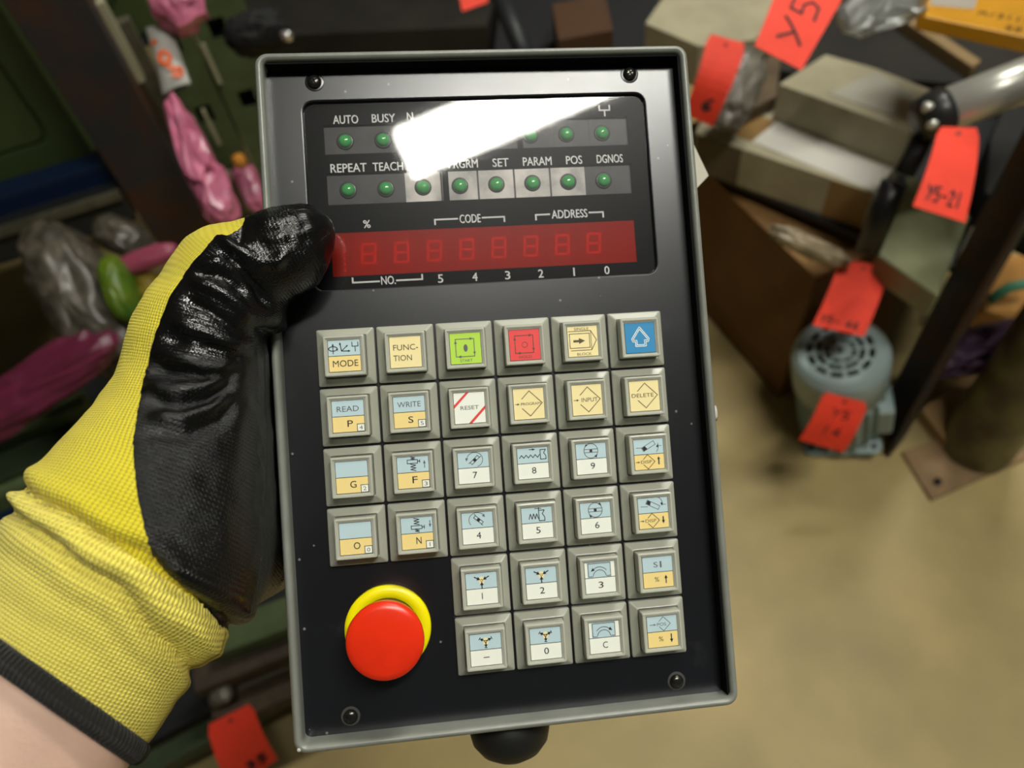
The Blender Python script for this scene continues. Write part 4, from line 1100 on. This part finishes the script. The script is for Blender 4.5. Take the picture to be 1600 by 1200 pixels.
# on the shelf below the beam
blob_px('plastic_bag', 135, 470, .98, 52, 130, -33, .05, M_bagc, seed=6, fr=2.2, amp=.14, label='cloudy grey plastic bag of parts under the dark beam', cat='plastic bag')
blob_px('plastic_bag', 195, 372, 1.02, 44, 26, 30, .03, M_bagc, seed=9, fr=2.2, amp=.14, label='small cloudy bag above the pink strip', cat='plastic bag')
blob_px('plastic_part', 188, 452, .94, 22, 52, -18, .025, M_lime, amp=.08, seed=7, label='lime green plastic part inside the cloudy bag', cat='plastic part')
blob_px('plastic_strip', 228, 405, .95, 52, 17, -20, .012, mat('rose plastic', (.28, .05, .09), .4), amp=.06, seed=8, n=8, smooth=False, label='flat pink plastic strip beside the lime part', cat='plastic strip')
blob_px('plastic_scrap', 232, 448, .97, 18, 22, -10, .015, mat('mustard plastic', (.20, .14, .01), .5), amp=.1, seed=10, label='mustard yellow scrap behind the glove', cat='plastic scrap')
# open magenta tray
def tray(px, z, h_, m, label, name='tray', wall=.004, cat='tray'):
    top = [at_z(x, y, z) for x, y in px]; c = sum(top) / len(top)
    a = sum(top[i][0] * top[(i + 1) % len(top)][1] - top[(i + 1) % len(top)][0] * top[i][1] for i in range(len(top)))
    if a < 0: top = top[::-1]
    ins_ = [p + nrm(c - p) * wall * 2 for p in top]; dn = np.array([0, 0, h_])
    tb = [c + (p - c) * .9 - dn for p in top]; ib = [c + (p - c) * .88 - dn + EZ * wall for p in top]; lip = [p + nrm(p - c) * .008 for p in top]
    o = MB().loft([tb, [p - EZ * .004 for p in top], [p - EZ * .004 for p in lip], lip, ins_, ib], m, True, True).build(name); recenter(o); bevel(o, .003); tag(o, label, cat); return o
blob_px('plastic_sheet', 45, 612, .91, 140, 36, -34, .022, M_mag, amp=.30, seed=41, fr=1.6, n=12, smooth=False, label='glossy magenta plastic sheet left of the glove', cat='plastic sheet')
# green ledges of the lower rack level
def bar(px0, px1, z, w, h_, m, name, label, cat='rail', group=None):
    a, c_ = at_z(*px0, z), at_z(*px1, z); d = nrm(c_ - a); s_ = np.cross(EZ, d)
    b = MB(); obox(b, (a + c_) / 2 - EZ * h_ / 2, d, s_, EZ, (np.linalg.norm(c_ - a) / 2, w / 2, h_ / 2), m); o = recenter(b.build(name)); bevel(o, .002); tag(o, label, cat, group); return o
bar((-80, 712), (130, 620), .36, .03, .03, M_green2, 'shelf_rail', 'green shelf rail just below the magenta tray')
bar((-80, 762), (120, 678), .34, .05, .02, M_dgreen, 'shelf_rail', 'dark green shelf rail behind the knuckle of the glove')
bar((-80, 800), (110, 715), .33, .03, .03, M_green2, 'shelf_rail', 'green shelf rail nearest the cuff folds')
bar((-60, 840), (60, 775), .30, .03, .02, M_blue, 'shelf_rail', 'blue shelf rail behind the rolled cuff')
# lower left: level just above the floor
bar((330, 1000), (560, 915), .22, .045, .03, M_green2, 'shelf_rail', 'green bottom rail seen between cuff and pendant')
bar((300, 1055), (560, 950), .19, .05, .03, mat('dusty brown steel', (.045, .030, .018), .7, var=.3, vscale=30), 'flat_bar', 'dusty brown flat bar below the green bottom rail', 'steel bar')
bar((370, 1070), (560, 985), .155, .018, .018, M_edge, 'flat_bar', 'khaki steel strip between glove and pendant', 'steel bar')
bar((330, 1115), (560, 1010), .14, .05, .03, mat('dark stained wood', (.05, .032, .016), .7, var=.3, vscale=30), 'flat_bar', 'dark stained batten under the khaki strip', 'batten')
bar((190, 1215), (430, 1085), .10, .03, .03, M_dgreen, 'shelf_rail', 'dark green rail crossing behind the red tag by the cuff')
blob_px('metal_fitting', 345, 1088, .95, 16, 12, -20, .012, mat('dull zinc', (.16, .15, .12), .4, metal=.6), amp=.2, seed=12, label='dull zinc fitting beside the cuff', cat='fitting')
slab_px('shelf_deck', [(-140, 660), (235, 540), (330, 770), (-60, 920)], .25, .012, M_dark, 'dark lower shelf deck under the magenta sheet', 'shelf')
bar((130, 1090), (520, 900), .09, .22, .02, M_black, 'drip_tray', 'black flat tray under the bottom rail', 'tray')

# ================================================================== dark stock at the back, above the pendant
M_box = mat('brown cardboard', (0.20, 0.105, 0.036), 0.8, var=.12, vscale=10)
M_dbox = mat('dark brown machinery', (0.020, 0.017, 0.012), 0.7, var=.3, vscale=8)
slab_px('machine_block', [(330, 60), (760, 40), (790, -60), (300, -60)], .30, .30, M_dbox, 'dark machine block behind the top edge of the pendant', 'machine')
slab_px('machine_block', [(770, 90), (1012, 78), (1040, -60), (790, -60)], .34, .34, mat('dark grey machinery', (.016, .016, .018), .6), 'dark grey machine block behind the pendant top, right of the brown one', 'machine')
slab_px('cardboard_box', [(872, 62), (958, 46), (945, -10), (862, 6)], .42, .079, mat('dark cardboard', (.075, .034, .014), .8), 'small dark cardboard box behind the pendant top', 'cardboard box')
bb = MB(); bb.tube([at_d(775, -20, 1.25), at_d(800, 40, 1.22), at_d(822, 90, 1.2)], .016, M_dark); tag(recenter(bb.build('hose')), 'dark hose hanging behind the pendant top', 'hose')
cpl = blob_px('coupling', 402, 52, 1.05, 44, 26, -15, .03, M_black, amp=.2, seed=14, label='black coupling above the top left corner of the pendant', cat='coupling')
o = blob_px('glint_bead', 448, 56, 1.03, 9, 7, 0, .008, mat('glint metal', (.75, .75, .72), .2, metal=.9), amp=.1, seed=15, parent=cpl); o.matrix_parent_inverse = Matrix.Translation(-Vector(cpl.location))  # small pale bead added as the glint on the dark coupling

# ================================================================== right rack
RP = at_z(1385, 715, 0)
b = MB(); d1 = nrm([.8, .6, 0]); d2 = nrm([-.6, .8, 0])
obox(b, RP + d1 * .026 + EZ * .75, d1, d2, EZ, (.026, .003, .75), M_rust); obox(b, RP + d1 * .049 + d2 * .024 + EZ * .75, d1, d2, EZ, (.003, .026, .75), M_rust)
o = recenter(b.build('rack_post')); tag(o, 'rusty steel angle post right of the motor', 'rack post')
# pipe column with base plate
pc = at_z(1522, 700, 0)
root = empty('pipe_column', (pc[0], pc[1], 0))
M_pipe = mat('weathered pipe', (0.17, 0.165, 0.075), .45, col2=(0.075, 0.055, 0.03), vscale=16, lo=.42, hi=.6)
MB().lathe([(.056, .008), (.056, 1.6), (.05, 1.6)], (0, 0, 0), M_pipe, n=32).build('pipe', root)
pl4 = [(1410, 706), (1456, 780), (1640, 700), (1585, 640)]; q4 = [at_z(x, y, .008) - np.array([pc[0], pc[1], 0]) for x, y in pl4]
if np.cross((q4[1] - q4[0])[:2], (q4[2] - q4[1])[:2]) < 0: q4 = q4[::-1]
MB().prism(q4, [p - EZ * .008 for p in q4], mat('rusty plate', (.24, .15, .07), .7, var=.2, vscale=25)).build('base_plate', root)
for x, y in ((1464, 754), (1572, 713)):
    c_ = at_z(x, y, .008) - np.array([pc[0], pc[1], 0]); MB().lathe([(.006, .0), (.006, .006), (.003, .008)], c_, M_black, n=12).build('anchor_bolt', root)
tag(root, 'weathered pipe column on a bolted square base plate', 'pipe column')
# shelf deck
slab_px('shelf_deck', [(1100, 262), (1345, 370), (1500, 420), (1640, 300), (1500, 60), (1180, 60)], .345, .012, M_dark, 'dark shelf deck under the long cartons', 'shelf')
M_carton = mat('pale carton board', (0.38, 0.34, 0.225), .75, var=.10, vscale=14)
M_paper = mat('white paper sheet', (0.62, 0.60, 0.54), .8)
M_tape = mat('brown packing tape', (0.26, 0.155, 0.055), .35)
# lower long carton: top sheet, tape
l1 = slab_px('carton', [(1086, 208), (1367, 302), (1420, 230), (1130, 120)], .415, .07, M_carton, 'long pale carton with a white sheet on top beside the pendant', 'carton', bev=.001)
def decal(parent, px, z, th, m, name):
    o = slab_px(name, px, z + th, th, m, bev=0); o.parent = parent; o.matrix_parent_inverse = Matrix.Translation(-Vector(parent.location)); return o
decal(l1, [(1176, 221), (1366, 299), (1394, 266), (1214, 189)], .415, .001, M_paper, 'paper_sheet')
decal(l1, [(1134, 205), (1174, 221), (1212, 190), (1176, 176)], .415, .0006, M_tape, 'tape')
def side_strip(parent, pa, pb_, z0, z1, m, name, off=.001):
    a, c_ = at_z(*pa, z1), at_z(*pb_, z1); d = nrm(c_ - a); n_ = np.cross(d, EZ); n_ = n_ if n_ @ (CAM - a) > 0 else -n_
    b = MB(); obox(b, (a + c_) / 2 + EZ * (z0 - z1) / 2 + n_ * off, d, n_, EZ, (np.linalg.norm(c_ - a) / 2, .0008, (z1 - z0) / 2), m); o = b.build(name, parent); o.matrix_parent_inverse = Matrix.Translation(-Vector(parent.location)); return o
side_strip(l1, (1300, 280), (1364, 301), .346, .414, M_tape, 'tape')
side_strip(l1, (1090, 210), (1160, 233), .346, .414, mat('shaded board', (.12, .09, .05), .8), 'shaded_end')  # dark flat strip, shade at this end of the side put into colour
# upper carton behind
l2 = slab_px('carton', [(1217, 131), (1420, 205), (1480, 150), (1370, 107), (1290, 85)], .478, .06, M_carton, 'pale taped carton standing on the long carton', 'carton', bev=.001)
decal(l2, [(1296, 146), (1412, 186), (1432, 152), (1370, 112)], .478, .001, mat('pale sheet', (.42, .40, .33), .8), 'paper_sheet')
side_strip(l2, (1320, 168), (1414, 203), .432, .455, M_tape, 'tape')
l3 = slab_px('carton', [(1165, 175), (1214, 150), (1222, 70), (1130, 90), (1120, 150)], .44, .024, mat('brown taped board', (.11, .075, .04), .6, var=.3, vscale=20), 'brown carton end between the red tag and the upper carton', 'carton')
l4 = slab_px('carton', [(1008, 36), (1092, 72), (1180, 62), (1260, -60), (1090, -80)], .53, .07, M_carton, 'flat pale carton at the top, behind the leftmost red tag', 'carton', bev=.001)
blob_px('wrapped_bundle', 1150, 140, 1.13, 32, 58, 20, .02, mat('grey shrink film', (.17, .155, .125), .3, var=.3, vscale=30), seed=20, label='bundle in grey shrink film between red tag and brown carton', cat='bundle')
# brown cardboard box on the floor
bc = at_z(1230, 640, 0); bd_ = at_z(1110, 500, 0); dir1 = nrm(bd_ - bc); bc = bc + dir1 * .028; dir2 = np.array([dir1[1], -dir1[0], 0]); dir2 = dir2 if dir2[0] > 0 else -dir2
root = empty('cardboard_box', tuple(bc + dir1 * .22 + dir2 * .11))
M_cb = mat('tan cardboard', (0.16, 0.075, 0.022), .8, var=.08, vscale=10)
M_cbt = mat('lit cardboard top', (0.25, 0.13, 0.042), .7, var=.12, vscale=12)  # lighter flap colour carries the light falling on the box top
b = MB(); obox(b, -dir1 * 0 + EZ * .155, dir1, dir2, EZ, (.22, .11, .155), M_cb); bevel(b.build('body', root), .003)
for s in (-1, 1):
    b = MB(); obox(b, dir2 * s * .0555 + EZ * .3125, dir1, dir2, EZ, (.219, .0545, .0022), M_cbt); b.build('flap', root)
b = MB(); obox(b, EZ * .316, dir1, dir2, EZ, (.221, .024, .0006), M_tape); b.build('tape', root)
tag(root, 'brown cardboard box on the floor right of the pendant', 'cardboard box')
blob_px('shrink_film', 1265, 385, 1.05, 60, 14, 25, .012, mat('clear film scrap', (.30, .24, .15), .2, var=.3, vscale=40), seed=23, label='crumpled film lying on the brown cardboard box', cat='plastic film')
# pale green control box with lid
gb = slab_px('control_box', [(1420, 268), (1371, 396), (1466, 462), (1518, 335)], .395, .045, mat('pale green enamel', (.215, .23, .12), .5, var=.10, vscale=20), 'pale green metal box cover below the silver tube', 'metal box', bev=.004)
slab_px('plate', [(1522, 345), (1500, 395), (1560, 425), (1600, 360)], .36, .014, mat('pale stone plate', (.35, .33, .25), .6), 'pale plate behind the pale green box cover', 'plate')
# silver tube with black end fitting
ta, tb_ = at_d(1470, 176, .86), at_d(1690, 92, .84)
root = empty('silver_tube', tuple(ta)); M_chr = mat('brushed aluminium', (.62, .61, .54), .30, metal=.45)
dt = nrm(tb_ - ta); Lt = np.linalg.norm(tb_ - ta)
MB().tube([dt * 0, dt * Lt], .0255, M_chr, n=28).build('tube', root)
MB().tube([dt * -.026, dt * -.004, dt * .004], [.024, .029, .029], mat('black clamp', (.02, .02, .018), .35), n=20).build('end_clamp', root)
for s_, z_ in ((.5, .03), (-.6, .02)):
    up_ = np.cross(dt, nrm(CAM - ta)); c_ = -dt * .012 + up_ * .02 * s_ + nrm(CAM - ta) * .022
    MB().lathe([(.006, -.004), (.006, .004), (.002, .006)], c_, M_chr, n=12).build('clamp_screw', root)
tag(root, 'silver aluminium tube with a black clamp on its end', 'tube')
bb = MB(); bb.tube([at_d(1442, 215, .88), at_d(1428, 245, .89), at_d(1412, 272, .9)], .012, M_black); o = bb.build('swivel_joint'); recenter(o); tag(o, 'black swivel joint under the clamp of the silver tube', 'joint')
bb = MB(); bb.tube([at_d(1398, 285, .93), at_d(1380, 330, .95), at_d(1356, 392, .98)], [.016, .017, .015], mat('black handle grip', (.012, .012, .014), .35)); o = recenter(bb.build('handle_grip')); tag(o, 'black rubber grip hanging left of the pale green box', 'handle')
# motor standing on its flange
mt, mb_ = at_z(1313, 547, .25), at_z(1308, 672, 0) + EZ * .016
zt = float(np.linalg.norm(mt - mb_)); mz = nrm(mt - mb_); mx_ = nrm(np.cross([.3, .95, 0], mz)); my_ = np.cross(mz, mx_)
root = empty('electric_motor', M=Matrix(((mx_[0], my_[0], mz[0], mb_[0]), (mx_[1], my_[1], mz[1], mb_[1]), (mx_[2], my_[2], mz[2], mb_[2]), (0, 0, 0, 1)))); M_mot = mat('blue grey motor paint', (.29, .37, .36), .42, var=.08, vscale=20)
Rm = .0715
MB().lathe([(.058, .012), (.060, .03), (.060, zt - .07), (.058, zt - .065)], (0, 0, 0), M_mot, n=40).build('body', root)
for i in range(20):
    a = 2 * math.pi * i / 20; b = MB(); ca = np.array([math.cos(a), math.sin(a), 0]); obox(b, ca * .063 + EZ * .075, ca, np.array([-ca[1], ca[0], 0]), EZ, (.005, .0012, .055), M_mot); b.build('cooling_fin', root)
cv = MB(); cv.lathe([(Rm - .004, zt - .085), (Rm, zt - .08), (Rm, zt - .018), (Rm - .003, zt - .008), (Rm - .012, zt)], (0, 0, 0), M_mot, n=48)
cv.f.pop(); cv.mi.pop(); cv.sm.pop()
# perforated end: polar grid with slots left open
rings = [.004, .012, .0165, .0225, .0275, .0345, .040, .048, Rm - .012]; NA = 48
for k in range(len(rings) - 1):
    slot = k in (2, 4, 6) ; per = {2: 6, 4: 6, 6: 4}.get(k, 0)
    for j in range(NA):
        if slot and j % per not in (0,) : continue
        a0, a1 = 2 * math.pi * j / NA, 2 * math.pi * (j + 1) / NA; r0, r1 = rings[k], rings[k + 1]
        v_ = [(r * math.cos(a), r * math.sin(a), zt + dz) for dz in (0, -.0025) for r, a in ((r0, a0), (r1, a0), (r1, a1), (r0, a1))]
        cv.add(v_, [(0, 1, 2, 3), (7, 6, 5, 4), (0, 4, 5, 1), (1, 5, 6, 2), (2, 6, 7, 3), (3, 7, 4, 0)], M_mot)
cov = cv.build('fan_cover', root)
MB().lathe([(.004, zt - .003), (.004, zt + .001), (.002, zt + .001)], (0, 0, 0), M_black, n=12).build('centre_screw', cov)
MB().lathe([(Rm - .008, zt - .022), (Rm - .008, zt - .018), (.01, zt - .018)], (0, 0, 0), M_black, n=32).build('fan', cov)
fl = MB(); fl.loft([rrect(-.062, .062, -.062, .062, .014, 0), rrect(-.062, .062, -.062, .062, .014, .012)], M_mot, True, True); bevel(fl.build('flange', root), .002)
for sx, sy in ((-1, -1), (1, -1), (1, 1), (-1, 1)):
    MB().lathe([(.005, .008), (.005, .0128), (.004, .013)], (sx * .050, sy * .050, 0), M_black, n=12).build('bolt_hole', root)
b = MB(); b.box((.064, -.012, .075), (.014, .030, .038), M_mot); bevel(b.build('terminal_box', root), .006)
tag(root, 'blue grey electric motor standing on its flange with fan grille up', 'electric motor')
# far right clutter
slab_px('cardboard_box', [(1500, 395), (1485, 465), (1640, 520), (1660, 400)], .10, .10, mat('orange cardboard', (.42, .20, .045), .8, var=.15, vscale=12), 'orange brown cardboard box behind the right rack post', 'cardboard box')
bb = MB(); bb.tube([at_d(1545, 470, 1.3), at_d(1575, 450, 1.28), at_d(1625, 438, 1.26)], .009, mat('green cable', (.05, .22, .12), .5)); tag(recenter(bb.build('cable')), 'green cable at the right edge of the picture', 'cable')
blob_px('cloth_bag', 1530, 545, 1.20, 85, 30, -18, .05, mat('dark purple cloth', (.055, .022, .055), .55, var=.3, vscale=20), seed=30, label='dark purple bag between rack post and pipe column', cat='bag')
slab_px('board', [(1440, 640), (1480, 690), (1570, 600), (1520, 565)], .03, .03, mat('tan fibreboard', (.36, .22, .085), .8), 'tan board on the floor behind the right rack post', 'board')
slab_px('wood_batten', [(1404, 26), (1520, 104), (1534, 94), (1420, 18)], .432, .022, mat('pale wood', (.30, .20, .09), .7), 'pale wooden batten below the amber box', 'batten')
slab_px('dark_crate', [(1200, 108), (1500, 130), (1600, 122), (1680, -40), (1230, -50)], .41, .05, M_dbox, 'dark crate behind the pale wooden batten', 'crate')
slab_px('dark_crate', [(1548, 215), (1538, 300), (1660, 350), (1700, 150), (1580, 140)], .42, .072, mat('black crate', (.012, .012, .011), .7), 'black crate right of the red tag under the silver tube', 'crate')
M_amber = mat('amber carton', (.72, .33, .008), .45, var=.06, vscale=15)
ab = slab_px('amber_box', [(1437, 24), (1640, 66), (1700, -60), (1450, -90)], .66, .018, M_amber, 'amber yellow box with black handwriting in the top right corner', 'box', bev=.002)
w = MB()
ao = at_z(1530, 20, .6604); au = nrm(at_z(1600, 32, .66) - at_z(1530, 20, .66)); avv = nrm(np.cross(EZ, au)); avv = avv if (proj(ao + avv * .01)[1] > proj(ao)[1]) else -avv
for s_, x, y in (('M/3115', .0, -.006), ('887', .034, .017)):
    for pl, wd in write(s_, 0, 0, .0075, .011, .3, .0016):
        for (u0, v0), (u1, v1) in zip(pl[:-1], pl[1:]):
            a, c_ = ao + au * (x + u0) + avv * (y + v0), ao + au * (x + u1) + avv * (y + v1); d = c_ - a
            if np.linalg.norm(d) < 1e-6: continue
            sd = nrm(np.cross(d, EZ)) * wd / 2; w.add([a - sd, c_ - sd, c_ + sd, a + sd], [(0, 1, 2, 3)], M_pen)
o = w.build('handwriting', ab); o.matrix_parent_inverse = Matrix.Translation(-Vector(ab.location))
decal(ab, [(1452, 8), (1522, 14), (1530, -10), (1460, -20)], .66, .0005, mat('grey label', (.45, .40, .33), .6), 'sticker')
M_film = clear_mat('clear film', (.86, .88, .86), rough=.28, ior=1.45, diff=(.5, .5, .47), dfac=.35)
blob_px('plastic_bag', 1378, 12, .90, 66, 34, -18, .02, M_film, seed=33, amp=.2, fr=2.2, n=9, smooth=False, label='crumpled clear plastic bag between red tag and amber box', cat='plastic bag')

# ================================================================== red tags
_c = np.array([(1215, -20), (1322, -12), (1252, 110), (1179, 72)], float)
_A = np.linalg.inv(np.array([(_c[1] - _c[0] + _c[2] - _c[3]) / 2, (_c[3] - _c[0] + _c[2] - _c[1]) / 2]).T)
def on_tag(x, y): return tuple(_A @ (np.array([x, y], float) - (_c[0] + ((_c[0] + _c[2]) - (_c[1] + _c[3])) / 4)))
y5 = []
for ch, ox, oy in (('Y', 1193, 78), ('5', 1213, 40), ('-', 1236, 8)):        # written slantwise, letters leaning to the left
    for pl in glyph(ch, 0, 0, 1, 1):
        y5.append(([on_tag(ox + 14 * a + 36 * b_, oy - 30 * a + 18 * b_) for a, b_ in pl], .0032))
hang_tag([(1215, -20), (1322, -12), (1252, 110), (1179, 72)], (.80, .80, .78, .78), 'red tag marked Y5 at the top, left of the clear plastic bag',
         marks=y5)
hang_tag([(1107, 52), (1167, 68), (1113, 198), (1068, 178)], (1.06, 1.06, 1.10, 1.10), 'red tag marked 6 against the top right corner of the pendant', marks=write('6', .40, .72, .34, .14, wd=.004), bend=.02)
hang_tag([(1466, 198), (1530, 200), (1508, 348), (1426, 322)], (.84, .84, .82, .82), 'red tag marked Y5-21 hanging below the silver tube', marks=write('Y5-21', .16, .74, .11, .15, .28, .0024))
hang_tag([(1313, 404), (1390, 418), (1350, 526), (1270, 508)], (1.06, 1.06, 1.04, 1.04), 'red tag hanging over the fan grille of the motor', marks=write('Y5-', .08, .84, .10, .10, .3, .002) + write('44', .58, .84, .10, .10, .3, .002))
hang_tag([(1287, 612), (1357, 630), (1318, 707), (1248, 687)], (1.06, 1.06, 1.10, 1.10), 'red tag leaning on the foot of the motor', marks=write('Y5', .35, .22, .16, .14, .3, .002) + write('14', .30, .55, .18, .16, .3, .002))
hang_tag([(322, 1134), (393, 1098), (434, 1186), (362, 1236)], (.93, .93, .95, .95), 'red tag below the cuff of the glove', marks=write('35', .45, .76, .18, .12, .3, .003))
hang_tag([(712, -30), (770, -28), (762, 4), (722, 18)], (1.15, 1.15, 1.13, 1.13), 'red tag corner at the top edge behind the pendant')
